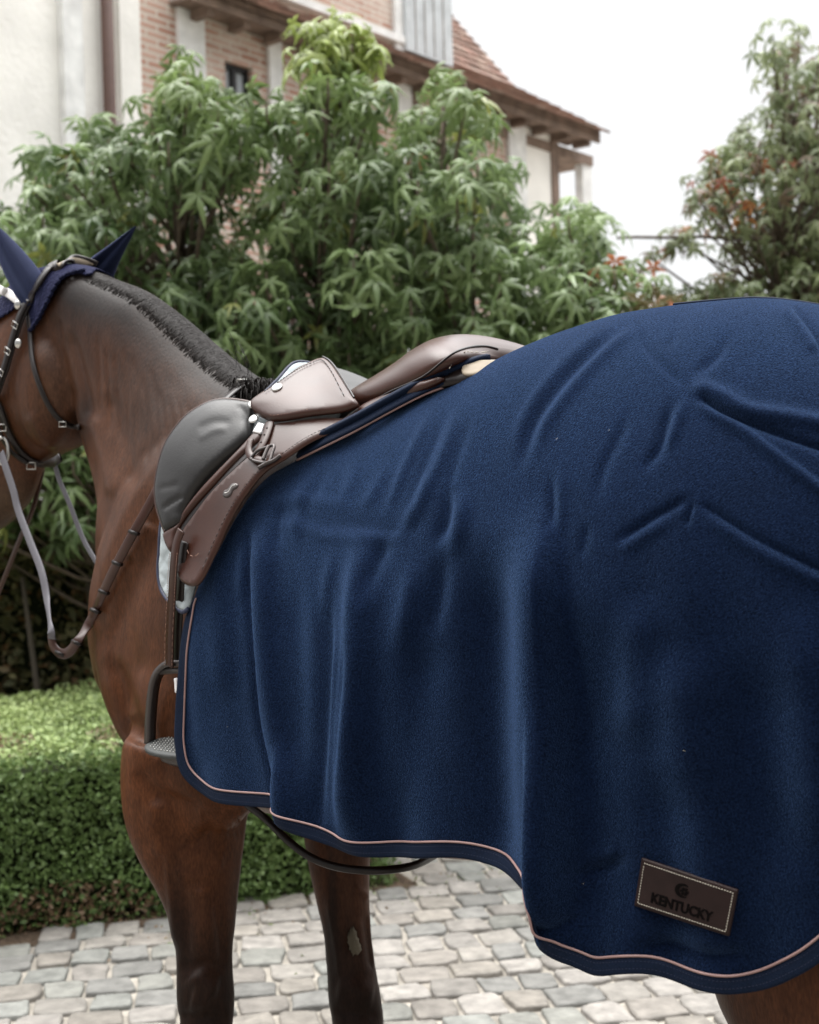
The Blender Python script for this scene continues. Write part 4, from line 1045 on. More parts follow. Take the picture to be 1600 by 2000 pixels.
def ear(rows, t, name):
    rows = cat(np.array(rows, float), 6); C = rows[:, :2]; T2 = np.gradient(C, axis=0); T2 /= np.linalg.norm(T2, axis=1)[:, None]
    q = MB(); rings = []
    for (x, y, h), (dx, dy) in zip(rows, T2):
        c = SP(x, y, t); dist = (c-CAM) @ F; k = dist/FPX; a = (R*(-dy)+U*(-dx))*h*k; b = F*h*k*.62
        n = 24; rr = []
        for i in range(n):
            th = 2*math.pi*i/n; r_ = 1-.75*math.exp(-((th-4.5)/.30)**2)+.0*math.cos(th)
            rr.append(c+a*math.cos(th)*(1+.05*math.sin(3*th))+b*math.sin(th)*r_ - F*0)
        rings.append(rr)
    q.loft(rings); return q.build(name, M['bonnet'], bon)
ear([(74, 590, 27), (58, 560, 33), (42, 534, 31), (26, 508, 27), (12, 484, 21), (0, 461, 13), (-8, 445, 6), (-11, 437, 1.5)], .055, 'ear_cover')
ear([(180, 545, 30), (196, 525, 29), (212, 505, 22), (228, 486, 15.5), (243, 468, 10), (255, 454, 5.5), (265, 442, 1.2)], -.062, 'ear_cover')
br = thing('bridle', "dark brown leather bridle with silver buckles on the horse's head", 'bridle', SP(60, 620, .09))
A, N_ = bpath([(186, 519, -.035), (168, 514, -.015), (146, 509, .0), (122, 514, .03), (102, 534, .06), (84, 560, .08), (67, 592, .09), (53, 618, .095), (39, 658, .1), (23, 715, .1), (8, 756, .1), (-8, 806, .1)], .013, n=10)
q = MB(); q.strap(A[:40], .026, .006, N_[:40]); crown = q.build('crownpiece', M['leather_dark'], br)
q = MB(); q.strap(A[2:34]+N_[2:34]*.0035, .013, .004, N_[2:34]); q.build('padding', M['cream'], crown)
q = MB(); q.strap(A[38:], .021, .005, N_[38:]); q.strap(A[60:]+N_[60:]*.005, .016, .004, N_[60:]); cheek = q.build('cheekpiece', M['leather_dark'], br)
for (x, y) in ((44, 640), (30, 690), (17, 728), (8, 765)):
    c, n = onb(x, y, .021); n = n/np.linalg.norm(n); tv = SP(x-8, y+28, .1)-SP(x, y, .1); tv /= np.linalg.norm(tv); sv = np.cross(n, tv)
    q = MB(); q.tube([c+tv*.0055*i+sv*.010*j for i, j in ((-1, -1), (1, -1), (1, 1), (-1, 1))], .0011, 6, closed=True); q.build('buckle', M['silver'], cheek, fix=False)
A, N_ = bpath([(-10, 560, .06), (8, 570, .07), (25, 577, .08), (42, 590, .09), (56, 600, .09)], .012); q = MB(); q.strap(A, .018, .006, N_); q.build('browband', M['white'], br)
for (x, y) in ((49, 602), (50, 676)):
    c, n = onb(x, y, .020); q = MB(); q.ell(c, R*.007, U*.010, F*.003, 16, 8); q.build('oval_stud', M['silver'], br)
A, N_ = bpath([(57, 606), (62, 640), (66, 700), (80, 752), (101, 798), (124, 824), (145, 831), (160, 834)], .006); q = MB(); q.strap(A, .011, .004, N_); tl_ = q.build('throatlash', M['leather_dark'], br)
c, n = onb(122, 824, .012); q = MB(); q.tube([c+R*.007*i+U*.005*j for i, j in ((-1, -1), (1, -1), (1, 1), (-1, 1))], .0013, 6, closed=True); q.build('buckle', M['silver'], tl_, fix=False)
A, N_ = bpath([(-72, 812), (-50, 790), (-25, 775), (-6, 778), (8, 800), (20, 838), (44, 880), (72, 900), (104, 903), (118, 893)], .008); q = MB(); q.strap(A, .019, .006, N_); nb = q.build('noseband', M['leather_dark'], br)
A, N_ = bpath([(-6, 800), (14, 850), (34, 880), (60, 897)], .014); q = MB(); q.strap(A, .011, .004, N_)
q.build('noseband', M['leather_dark'], br)
for (x, y) in ((15, 830), (66, 899)):
    c, n = onb(x, y, .016); q = MB(); q.tube([c+R*.009*i+U*.007*j for i, j in ((-1, -1), (1, -1), (1, 1), (-1, 1))], .0015, 6, closed=True); q.build('buckle', M['silver'], nb, fix=False)
bt_ = SP(4, 880, .075); q = MB(); q.tube([bt_+.028*(R*math.cos(a)*.5+U*math.sin(a)) for a in np.linspace(0, 6.283, 20)[:-1]], .004, 8, closed=True); q.build('bit_ring', M['silver'], br, fix=False)
def free(pts, w_, th, name, mt, parent, tw=None, n=10):
    P = cat(np.array(pts, float), n); A = np.array([SP(a, b, c) for a, b, c in P]); T_ = np.gradient(A, axis=0); T_ /= np.linalg.norm(T_, axis=1)[:, None]
    nr = LW+F*-.4; q = MB(); q.strap(A, w_, th, nr/np.linalg.norm(nr)); return q.build(name, mt, parent)
def hug(x, y, lead_t):
    p, n = cast(bvh_body, x, y, 0); return (float(hfc(p)[1])+.014) if p is not None else lead_t
lt = hug(262, 1110, .18)
rein = thing('reins', "grey rubber and brown leather reins looping below the horse's neck", 'reins', SP(100, 1240, .12))
free([(2, 884, .08), (12, 915, .085), (26, 958, .09), (36, 998, .095), (58, 1056, .11), (82, 1120, .13), (93, 1180, .15), (98, 1225, lt), (102, 1248, lt)], .019, .0032, 'rubber_grip', M['rein_grey'], rein)
RP_ = [(100, 1240), (104, 1262), (118, 1276), (134, 1274), (152, 1252), (176, 1214), (198, 1165), (226, 1106), (258, 1046), (284, 1000), (306, 958), (330, 900)]
rt = {}
for x, y in RP_: rt[(x, y)] = hug(x, y, lt if x < 180 else lt)
free([(x, y, rt[(x, y)]) for x, y in RP_], .019, .0032, 'leather_rein', M['leather'], rein)
for (x, y) in ((118, 1276), (150, 1255), (186, 1193), (203, 1156), (229, 1100), (262, 1040)):
    q = MB(); tt = hug(x, y, lt); c = SP(x, y, tt); q.box(c, (SP(x+6, y-12, tt)-c)*.22, (SP(x+12, y+6, tt)-c)*.66, LW*.004); q.build('loop', M['leather_dark'], rein)
free([(106, 905, .02), (116, 938, .02), (134, 980, .02), (165, 1058, .02), (201, 1118, .03), (216, 1150, .05)], .011, .004, 'rubber_grip', M['rein_grey'], rein)
free([(84, 915, -.05), (76, 950, -.06), (62, 1000, -.07), (40, 1050, -.08), (14, 1115, -.09), (-6, 1165, -.1)], .012, .004, 'leather_rein', M['leather'], rein)
# neck strap / breastplate on the withers and shoulder
bp_ = thing('breastplate', 'short dark leather breastplate strap with silver buckle at the withers under the mane end', 'breastplate', SP(400, 760, .1))
A, N_ = bpath([(500, 752, .0), (482, 750, .03), (462, 760, .06), (440, 778, .09), (420, 800, .12)], .006)
A = np.array([SP(x, y, t) for x, y, t in cat(np.array([(505, 752, .0), (482, 752, .035), (462, 761, .065), (440, 780, .095), (415, 808, .12)], float), 8)])
q = MB(); q.strap(A, .020, .005, LW*.6+np.array([0, 0, .7])); q.build('wither_strap', M['leather_dark'], bp_)
c = A[10]+np.array([0, 0, .004])+LW*.004; q = MB(); q.tube([c+R*.010*i+U*.007*j for i, j in ((-1, -1), (1, -1), (1, 1), (-1, 1))], .0016, 6, closed=True); q.build('buckle', M['silver'], bp_, fix=False)
# girth strap under the belly
gr = thing('girth_strap', "dark round leather strap hanging under the horse's belly", 'girth strap', SP(650, 1690, .16))
P = cat(np.array([(470, 1560, .19), (494, 1580, .19), (522, 1602, .19), (565, 1644, .185), (608, 1675, .175), (657, 1693, .165), (711, 1700, .15), (760, 1699, .13), (810, 1690, .08), (850, 1670, .0)], float), 8)
q = MB(); q.tube([SP(a, b, c) for a, b, c in P], .0065, 10); q.build('strap', M['leather_dark'], gr)
# ================================================================== GROUND, COBBLES, HEDGES
M['sand'] = mat('sandy_joints', (.24, .22, .19), .95, .1, var=.3, vscale=12, bump=.8, bscale=90, bdist=.01)
M['cobble'] = mat('cobblestone', (.70, .69, .68), .72, .3, tint=True, var=.26, vscale=24, bump=.7, bscale=70, bdist=.006)
M['soil'] = mat('dark_soil', (.07, .05, .035), .95, .1, var=.4, vscale=20, bump=1, bscale=60, bdist=.02)
gnd = mkmesh('ground', [(-60, -40, 0), (60, -40, 0), (60, 120, 0), (-60, 120, 0)], [(0, 1, 2, 3)], M['sand'], smooth=False); gnd['kind'] = 'structure'
# straight line of the hedge foot, running away to the right
A_ = GP(0, 1838)[:2]; B_ = GP(620, 1748)[:2]; hd = (B_-A_)/np.linalg.norm(B_-A_); hn = np.array([-hd[1], hd[0]])
if hn[1] < 0: hn = -hn
cr = np.random.default_rng(3); q = MB()
ca_, sa_ = math.cos(math.radians(10)), math.sin(math.radians(10))
pal = [(.30, .29, .275), (.33, .32, .30), (.26, .27, .255), (.31, .295, .27), (.27, .285, .275), (.36, .35, .335), (.31, .295, .275), (.24, .245, .24)]
v_ = -1.2; row = 0
HA1 = (GP(742, 1712)[:2]-A_) @ hd
while v_ < 9.0:
    dv = cr.uniform(.130, .160); u_ = -4.0+cr.uniform(0, .2)
    while u_ < 7.0:
        du = cr.uniform(.105, .165); cx, cy = u_+du/2, v_+dv/2
        x = cx*ca_-cy*sa_; y = cx*sa_+cy*ca_
        rel = (np.array([x, y])-A_) @ hn
        if (rel < -.02 or (np.array([x, y])-A_) @ hd > HA1+.12) and -3.6 < x < 4.5 and y > -1 and not (y < 2.6 and abs(x) > 3):
            n = 18; hx, hy = du/2-.0052, dv/2-.006; ph = cr.uniform(0, 6.28, 3); am = cr.uniform(.02, .06, 3); rot = cr.uniform(-.07, .07)
            sh = cr.uniform(-.05, .05); e_ = cr.uniform(.24, .42)
            out = []
            for k in range(n):
                th = 2*math.pi*k/n; c, s = math.cos(th), math.sin(th); r = 1+am[0]*math.sin(2*th+ph[0])+am[1]*math.sin(3*th+ph[1])+am[2]*math.sin(5*th+ph[2])
                a = hx*math.copysign(abs(c)**e_, c)*r; b = hy*math.copysign(abs(s)**e_, s)*r + sh*a
                a, b = a*math.cos(rot)-b*math.sin(rot), a*math.sin(rot)+b*math.cos(rot); out.append((a, b))
            tz = cr.uniform(.010, .018); tx, ty = cr.uniform(-.035, .035, 2); V = []
            for sc, z in ((1.0, -.006), (.99, .62), (.955, .90), (.85, 1.0), (.45, 1.03)):
                for a, b in out:
                    X, Yy = cx+a*sc, cy+b*sc; V.append((X*ca_-Yy*sa_, X*sa_+Yy*ca_, (tz*z if z > 0 else z)+(tx*a+ty*b)*(z > 0)+(cr.uniform(-.001, .001) if z > .8 else 0)))
            V.append((x, y, tz*1.03)); Fc = []
            for j in range(4):
                for k in range(n): Fc.append((j*n+k, j*n+(k+1) % n, (j+1)*n+(k+1) % n, (j+1)*n+k))
            for k in range(n): Fc.append((4*n+k, 4*n+(k+1) % n, 5*n))
            c = np.array(pal[cr.integers(len(pal))])*np.array((1.03, 1., .96))*cr.uniform(.55, .80)
            if cr.random() < .02: c = np.array((.36, .30, .26))
            q.add(V, Fc, tuple(c))
        u_ += du
    v_ += dv; row += 1
cob = q.build('cobbled_paving', M['cobble'], tint=True, fix=False); cob['kind'] = 'structure'
# soil strip in front of the hedge
def hp_(a, b, z): p = A_+hd*a+hn*b; return (p[0], p[1], z)
V = []; n = 80
for i in range(n): 
    a = -5+i*(HA1+5.08)/79; V += [hp_(a, -.07-.05*math.sin(i*1.7)*math.sin(i*.6)-cr.uniform(0, .05), .004), hp_(a, 9, .004)]
so_ = mkmesh('soil', V, [(2*i, 2*i+2, 2*i+3, 2*i+1) for i in range(n-1)], M['soil'], smooth=False); so_['kind'] = 'structure'
M['box_leaf'] = mat('box_leaf', (1, 1, 1), .5, .4, tint=True, trans=.25)
M['dark_core'] = mat('hedge_core', (.012, .016, .006), .95, .1)
def leafcloud(P, N_, size, cols, jit=.9, asp=.6, rg=cr):
    n = len(P); a = rg.normal(size=(n, 3)); nn_ = N_+rg.normal(size=(n, 3))*jit; nn_ /= np.linalg.norm(nn_, axis=1)[:, None]
    a -= nn_*(a*nn_).sum(1)[:, None]; a /= np.linalg.norm(a, axis=1)[:, None]; b = np.cross(nn_, a); s = size*rg.uniform(.6, 1.3, n)
    a = a*s[:, None]; b = b*s[:, None]*asp
    V = np.stack([P-a, P-b*.9+nn_*(s*.15)[:, None], P+a*.55-b*.6, P+a*1.1, P+a*.55+b*.6, P+b*.9+nn_*(s*.15)[:, None]], 1).reshape(-1, 3)
    F_ = np.arange(n)[:, None]*6+np.array([[0, 1, 2, 3]]), np.arange(n)[:, None]*6+np.array([[0, 3, 4, 5]])
    Fc = np.concatenate(F_); C = np.repeat(cols, 6, 0); return V, Fc, C
def fastmesh(name, V, Fc, C, mt, parent):
    me = bpy.data.meshes.new(name); nv_, nf, k = len(V), len(Fc), Fc.shape[1]
    me.vertices.add(nv_); me.vertices.foreach_set('co', V.ravel()); me.loops.add(nf*k); me.loops.foreach_set('vertex_index', Fc.ravel())
    me.polygons.add(nf); me.polygons.foreach_set('loop_start', np.arange(nf)*k); me.polygons.foreach_set('loop_total', np.full(nf, k)); me.update(calc_edges=True)
    a = me.color_attributes.new('tint', 'FLOAT_COLOR', 'POINT'); A4 = np.ones((nv_, 4)); A4[:, :3] = C; a.data.foreach_set('color', A4.ravel())
    o = bpy.data.objects.new(name, me); COL.objects.link(o); me.materials.append(mt)
    if parent is not None: o.parent = parent; o.matrix_parent_inverse = parent.matrix_world.inverted()
    return o
HT = .60; HDEP = 1.75; HA0, HA1 = -3.2, (GP(742, 1712)[:2]-A_) @ hd
hedge = thing('box_hedge', 'low clipped box hedge with a bright flat top beside the cobbles', 'hedge', hp_(0, .8, 0))
q = MB(); cx = (HA0+HA1)/2; c = hp_(cx, HDEP/2+.0, HT/2-.02); q.box(c, np.r_[hd, 0]*((HA1-HA0)/2-.06), np.r_[hn, 0]*(HDEP/2-.06), (0, 0, HT/2-.05)); q.build('branch_core', M['dark_core'], hedge, smooth=False)
def hsurf(n, kind):
    if kind == 'face': a = cr.uniform(HA0, HA1, n); z = cr.uniform(0.0, HT, n)**1.0; b = np.zeros(n); Nf = np.tile(np.r_[-hn, 0], (n, 1))
    elif kind == 'top': a = cr.uniform(HA0, HA1, n); b = cr.uniform(0, HDEP, n); z = np.full(n, HT); Nf = np.tile([0, 0, 1.], (n, 1))
    else: a = np.full(n, HA1); b = cr.uniform(0, HDEP, n); z = cr.uniform(0, HT, n); Nf = np.tile(np.r_[hd, 0], (n, 1))
    P = A_[None]+a[:, None]*hd+b[:, None]*hn; P = np.c_[P, z]
    bump = .018*noise3(P, 9, 41)+.018*noise3(P, 26, 42)
    dp = cr.uniform(0, 1, n)**1.6*.075
    P = P+Nf*(bump-dp+.012)[:, None]
    tb = np.clip((z-HT+.05)/.05, 0, 1) if kind == 'face' else None
    base = np.array((.075, .125, .032)); alt = np.array((.13, .20, .058)); br_ = np.array((.13, .19, .06))
    f = cr.uniform(0, 1, n)[:, None]; C = base*(1-f)+alt*f
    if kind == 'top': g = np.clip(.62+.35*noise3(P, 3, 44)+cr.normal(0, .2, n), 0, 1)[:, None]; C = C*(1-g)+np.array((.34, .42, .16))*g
    else: g = (cr.random(n) < .10)[:, None]; C = np.where(g, br_, C)
    br2 = (noise3(P, 5, 47) > .95) & (cr.random(n) < .5); C[br2] = (.16, .10, .055)
    if kind == 'top': C[(noise3(P, 4, 48) > 1.6)] = (.20, .16, .09)
    return P, Nf, C
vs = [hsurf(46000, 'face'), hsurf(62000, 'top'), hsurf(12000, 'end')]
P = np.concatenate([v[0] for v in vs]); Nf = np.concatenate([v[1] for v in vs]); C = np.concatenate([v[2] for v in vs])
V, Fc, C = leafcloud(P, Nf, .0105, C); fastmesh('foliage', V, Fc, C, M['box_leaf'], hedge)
# small weeds and leaf litter between the stones
n = 2600; a = cr.uniform(-3, 5, n); b = -np.abs(cr.normal(0, .16, n)); b[::4] = -cr.uniform(0, 3.2, len(b[::4])); cl_ = noise3(np.stack([a*4, b*4], 1), 1, 61)
k_ = cl_ > .35; P = A_[None]+a[:, None]*hd+b[:, None]*hn; P = np.c_[P, cr.uniform(.004, .016, n)][k_]
C = np.array((.05, .08, .02))+cr.uniform(0, 1, len(P))[:, None]*np.array((.08, .08, .03)); kk = cr.random(len(P)) < .3; C[kk] = (.14, .09, .05)
V, Fc, C = leafcloud(P, np.tile([0, 0, 1.], (len(P), 1)), .008, C, jit=.7); wd_ = fastmesh('weeds', V, Fc, C, M['box_leaf'], None); wd_['kind'] = 'stuff'; wd_['label'] = 'small weeds and leaf litter in the joints of the cobbles'; wd_['category'] = 'weeds'
# tall dark hedge behind
DH0 = A_+hn*(HDEP+.45)
dh = thing('beech_hedge', 'tall dark brown-green beech hedge behind the low clipped hedge', 'hedge', (DH0[0], DH0[1], 0))
n = 42000; a = cr.uniform(-3.4, 5.2, n); z = cr.uniform(0, 1.55, n); Pp = DH0[None]+a[:, None]*hd; P = np.c_[Pp, z]; Nf = np.tile(np.r_[-hn, 0], (n, 1))
P = P+Nf*(.10*noise3(P, 5, 51)+.06*noise3(P, 14, 52)-cr.uniform(0, 1, n)*.22)[:, None]
C = np.array((.065, .070, .028))+cr.uniform(0, 1, n)[:, None]*np.array((.085, .065, .030)); k = cr.random(n) < .16; C[k] = (.13, .075, .03); k = cr.random(n) < .06; C[k] = (.17, .13, .07)
V, Fc, C = leafcloud(P, Nf, .026, C, jit=1.1); fastmesh('foliage', V, Fc, C, mat('beech_leaf', (1, 1, 1), .6, .3, tint=True, trans=.15), dh)
q = MB(); c = DH0+hd*.9+hn*.35; q.box((c[0], c[1], .74), np.r_[hd, 0]*4.3, np.r_[hn, 0]*.13, (0, 0, .72)); q.build('branch_core', M['dark_core'], dh, smooth=False)
q = MB()
for a in np.arange(-3.2, 4.8, .33):
    a += cr.uniform(-.1, .1); b0 = DH0+hd*a+hn*.05; q.tube([(b0[0], b0[1], 0), (b0[0]+.03, b0[1]-.02, .5), (b0[0]+cr.uniform(-.1, .1), b0[1]-.05, 1.1)], [.022, .017, .01], 6)
q.build('stems', mat('stem_bark', (.10, .085, .065), .9, .2, bump=.6, bscale=50, bdist=.004), dh, fix=False)

# ================================================================== TREES
M['bark'] = mat('bark', (.11, .085, .065), .9, .2, var=.3, vscale=30, bump=1, bscale=60, bdist=.006, bstretch=(1, 1, .3))
M['leaf'] = mat('sweetgum_leaf', (1, 1, 1), .36, .42, tint=True, trans=.34)
# five-lobed leaf: outline fan, folded along each lobe
def star_leaf():
    V = [(0, 0, 0)]; Fc = []
    for ang, ln in ((-128, .62), (-64, .9), (0, 1.0), (64, .9), (128, .62)):
        a = math.radians(ang); d = np.array((math.sin(a), math.cos(a))); p = np.array((d[1], -d[0])); b = len(V)
        for f, w_, z in ((.30, .12, -.02), (.58, .105, -.05), (1.0, 0, -.16)):
            if w_: V += [tuple(d*f*ln+p*w_)+(z-.03,), tuple(d*f*ln)+(z+.035,), tuple(d*f*ln-p*w_)+(z-.03,)]
            else: V += [tuple(d*ln)+(z,)]
        Fc += [(0, b, b+1), (0, b+1, b+2), (b, b+3, b+4), (b, b+4, b+1), (b+1, b+4, b+5), (b+1, b+5, b+2), (b+3, b+6, b+4), (b+4, b+6, b+5)]
    return np.array(V), np.array(Fc)
LV, LF = star_leaf()
def leaves(P, tipdir, nrm, size, cols):
    n = len(P); y = tipdir/np.linalg.norm(tipdir, axis=1)[:, None]; z = nrm-y*(nrm*y).sum(1)[:, None]; z /= np.linalg.norm(z, axis=1)[:, None]; x = np.cross(y, z)
    L_ = LV[None]*np.array([1., 1., 1.])[None, None]*size[:, None, None]
    curl = cr.uniform(.2, 1.6, n)[:, None]; zz = L_[:, :, 2]*1.6-curl*(L_[:, :, 0]**2+L_[:, :, 1]**2)/size[:, None]*.5
    V = P[:, None]+x[:, None]*L_[:, :, 0:1]+y[:, None]*L_[:, :, 1:2]+z[:, None]*zz[:, :, None]
    m_ = len(LV); Fc = (np.arange(n)[:, None, None]*m_+LF[None]).reshape(-1, 3); return V.reshape(-1, 3), Fc, np.repeat(cols, m_, 0)
def bigtree(name, label, catg, group, tx, Yb, clumps, leaf, colf, trunk_r=.07, per=13, crad=.15, top=None):
    """clumps: list of (px,py,Y). leaves hang in whorls at the branch ends"""
    clumps = np.array(clumps); base = YP(tx, 1000, Yb); base[2] = 0
    t = thing(name, label, catg, base, group); C3 = np.array([YP(a, b, c) for a, b, c in clumps])
    zt = C3[:, 2].max()-.15; n = 12; q = MB(); tr = []
    for i in range(n):
        u = i/(n-1); tr.append((base[0]+.05*math.sin(u*5+tx), base[1]+.05*math.cos(u*4+tx), zt*u))
    tr = np.array(tr); q.tube(tr, np.linspace(trunk_r, .010, n), 10); q.build('trunk', M['bark'], t, fix=False)
    q = MB()
    for c in C3:
        zz = min(max(c[2]-.30-cr.uniform(0, .35), .35), zt-.1); k = np.array([np.interp(zz, tr[:, 2], tr[:, 0]), np.interp(zz, tr[:, 2], tr[:, 1]), zz]); d = c-k
        mid = k+d*.5+np.array([cr.uniform(-.05, .05), cr.uniform(-.05, .05), -.04]); L = np.linalg.norm(d)
        q.tube([k, k+d*.25+(0, 0, .0), mid, c-(0, 0, .02), c+(0, 0, .07)], np.array([.010, .0085, .0065, .0045, .003])*(1+L*.5), 5)
    q.build('branches', M['bark'], t, fix=False)
    n = len(C3)*per; ci = np.repeat(np.arange(len(C3)), per)
    d = cr.normal(size=(n, 3)); d[:, 2] = d[:, 2]*.9+.15; d /= np.linalg.norm(d, axis=1)[:, None]
    P = C3[ci]+d*crad*(cr.uniform(.15, 1.0, n)**.7)[:, None]*np.array([1, 1, 1.15])
    toc = np.array([0, -1, .0]); out = d.copy()
    tip = out*np.array([.75, .75, .3])+np.array([0, 0, -.75])+cr.normal(size=(n, 3))*.32
    nrm = out*.65+np.array([0, 0, .75])+cr.normal(size=(n, 3))*.35
    size = leaf*cr.uniform(.55, 1.12, n); V, Fc, C = leaves(P, tip, nrm, size, colf(ci, P, n, clumps)); fastmesh('foliage', V, Fc, C, M['leaf'], t)
    return t
outl = np.array([(-150, 460), (-60, 430), (20, 400), (45, 320), (70, 290), (110, 285), (150, 235), (200, 212), (245, 205), (280, 190), (300, 150), (325, 112), (355, 100), (392, 112), (412, 160), (440, 200), (475, 195), (530, 165), (562, 195), (590, 195), (604, 150),
                 (640, 150), (700, 150), (745, 175), (770, 215), (800, 195), (850, 160), (900, 148), (950, 155), (992, 190), (1005, 240), (1008, 330), (1018, 410), (1060, 430), (1110, 405), (1150, 410), (1200, 420), (1232, 455), (1245, 500), (1285, 540), (1300, 590),
                 (1300, 800), (900, 900), (420, 1000), (120, 1080), (-150, 1080)], float)
gaps = [(330, 470, 30, 24), (480, 480, 40, 26), (540, 320, 20, 55), (270, 370, 45, 18), (430, 430, 14, 14), (640, 580, 14, 10), (980, 300, 14, 26), (250, 250, 16, 18)]
cl = []
tries = 0
while len(cl) < 560 and tries < 60000:
    tries += 1; x = cr.uniform(-140, 1300); y = cr.uniform(110, 1060)
    if not inside(outl, np.array([x]), np.array([y]))[0]: continue
    e = edist(outl, np.array([x]), np.array([y]))[0]
    if e < 28: continue
    if any(((x-a)/(c+22))**2+((y-b)/(d+22))**2 < 1 for a, b, c, d in gaps): continue
    front = cr.random(); Y = 6.6+ (cr.uniform(-.55, .95)) + .35*(x-600)/600*0
    if min([((x-a)**2+(y-b)**2)+((Y-c)*260)**2 for a, b, c in cl] or [1e9]) < 50**2: continue
    if front > .5+.5*min(1, e/40): continue
    cl.append((x, y, Y))
cl = np.array(cl); tx_ = np.array([350, 655, 905, 1165]); own = np.argmin(np.abs(cl[:, 0][:, None]-tx_[None]), 1)
def green(seed):
    g = np.random.default_rng(seed)
    def f(ci, P, n, clumps):
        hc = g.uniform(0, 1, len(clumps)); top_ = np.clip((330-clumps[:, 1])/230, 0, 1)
        f_ = np.clip(hc[ci]*.55+g.uniform(0, .6, n), 0, 1)[:, None]
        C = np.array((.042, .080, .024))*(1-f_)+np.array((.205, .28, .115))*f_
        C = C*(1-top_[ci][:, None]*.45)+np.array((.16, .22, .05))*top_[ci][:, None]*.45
        k = g.random(n) < .03; C[k] = (.20, .22, .06)
        k = g.random(n) < .0005; C[k] = (.35, .12, .05)
        return C
    return f
GRP = 'sweetgum trees in front of the house'
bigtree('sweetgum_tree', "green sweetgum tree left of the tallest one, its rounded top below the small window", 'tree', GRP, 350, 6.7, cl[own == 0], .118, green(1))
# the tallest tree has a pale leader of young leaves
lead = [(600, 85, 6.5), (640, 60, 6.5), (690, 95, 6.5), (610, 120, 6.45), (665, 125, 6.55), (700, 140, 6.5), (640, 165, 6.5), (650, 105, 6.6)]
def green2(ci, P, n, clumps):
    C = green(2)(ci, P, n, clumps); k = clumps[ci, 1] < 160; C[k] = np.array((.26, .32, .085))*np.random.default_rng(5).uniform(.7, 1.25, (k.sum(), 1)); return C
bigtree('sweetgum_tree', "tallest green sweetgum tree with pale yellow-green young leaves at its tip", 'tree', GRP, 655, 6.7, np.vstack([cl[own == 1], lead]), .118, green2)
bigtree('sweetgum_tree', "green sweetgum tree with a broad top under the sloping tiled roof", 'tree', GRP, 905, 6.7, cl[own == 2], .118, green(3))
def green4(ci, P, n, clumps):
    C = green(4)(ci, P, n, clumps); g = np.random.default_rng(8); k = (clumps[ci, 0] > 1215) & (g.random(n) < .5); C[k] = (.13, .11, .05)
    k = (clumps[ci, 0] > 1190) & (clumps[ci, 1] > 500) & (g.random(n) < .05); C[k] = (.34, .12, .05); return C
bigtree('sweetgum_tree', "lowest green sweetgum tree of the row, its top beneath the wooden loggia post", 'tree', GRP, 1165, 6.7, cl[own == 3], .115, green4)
# the looser, turning tree on the right
outr = np.array([(1475, 95), (1500, 70), (1560, 62), (1620, 90), (1760, 150), (1850, 500), (1800, 760), (1300, 720), (1290, 600), (1340, 590), (1395, 560), (1400, 510), (1355, 480), (1330, 400), (1335, 345), (1375, 300), (1440, 268), (1478, 225), (1490, 150)], float)
clr = []
for _ in range(20000):
    if len(clr) > 270: break
    x = cr.uniform(1290, 1800); y = cr.uniform(70, 740)
    if not inside(outr, np.array([x]), np.array([y]))[0]: continue
    e = edist(outr, np.array([x]), np.array([y]))[0]
    if e < 12: continue
    Y = 8.6+cr.uniform(-.8, .8)
    if min([((x-a)**2+(y-b)**2)+((Y-c)*60)**2 for a, b, c in clr] or [1e9]) < 24**2: continue
    clr.append((x, y, Y))
clr += [(1318, 462, 8.6), (1345, 462, 8.6), (1275, 500, 8.6), (1330, 590, 8.6), (1390, 575, 8.6), (1300, 600, 8.7), (1360, 610, 8.5), (1420, 590, 8.5)]
clr = np.array(clr)
def turning(ci, P, n, clumps):
    g = np.random.default_rng(12); hc = g.uniform(0, 1, len(clumps)); f_ = np.clip(hc[ci]*.6+g.uniform(0, .5, n), 0, 1)[:, None]
    C = np.array((.095, .130, .055))*(1-f_)+np.array((.27, .31, .16))*f_
    k = g.random(n) < .12; C[k] = (.16, .11, .07)
    dd_ = np.exp(-((clumps[ci, 0]-1420)/60)**2-((clumps[ci, 1]-415)/55)**2); k = g.random(n) < dd_*.14; C[k] = (.30, .075, .03)
    k = g.random(n) < dd_*.18; C[k] = (.40, .17, .05); k = g.random(n) < .008; C[k] = (.33, .10, .04)
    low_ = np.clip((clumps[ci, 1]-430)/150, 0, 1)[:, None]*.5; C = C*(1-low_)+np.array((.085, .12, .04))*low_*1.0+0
    return C
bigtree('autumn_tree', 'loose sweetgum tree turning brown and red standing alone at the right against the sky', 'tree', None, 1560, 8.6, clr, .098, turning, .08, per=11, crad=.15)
q = MB(); q.tube([YP(1205, 465, 8.5), YP(1240, 463, 8.5), YP(1300, 464, 8.5), YP(1360, 462, 8.5), YP(1450, 466, 8.6), YP(1560, 470, 8.6)], [.008, .010, .011, .011, .014, .02], 6)
bl = q.build('training_branch', M['bark'], None, fix=False)
for o in bpy.data.objects:
    if o.get('label', '').startswith('loose sweetgum'): bl.parent = o; bl.matrix_parent_inverse = o.matrix_world.inverted()

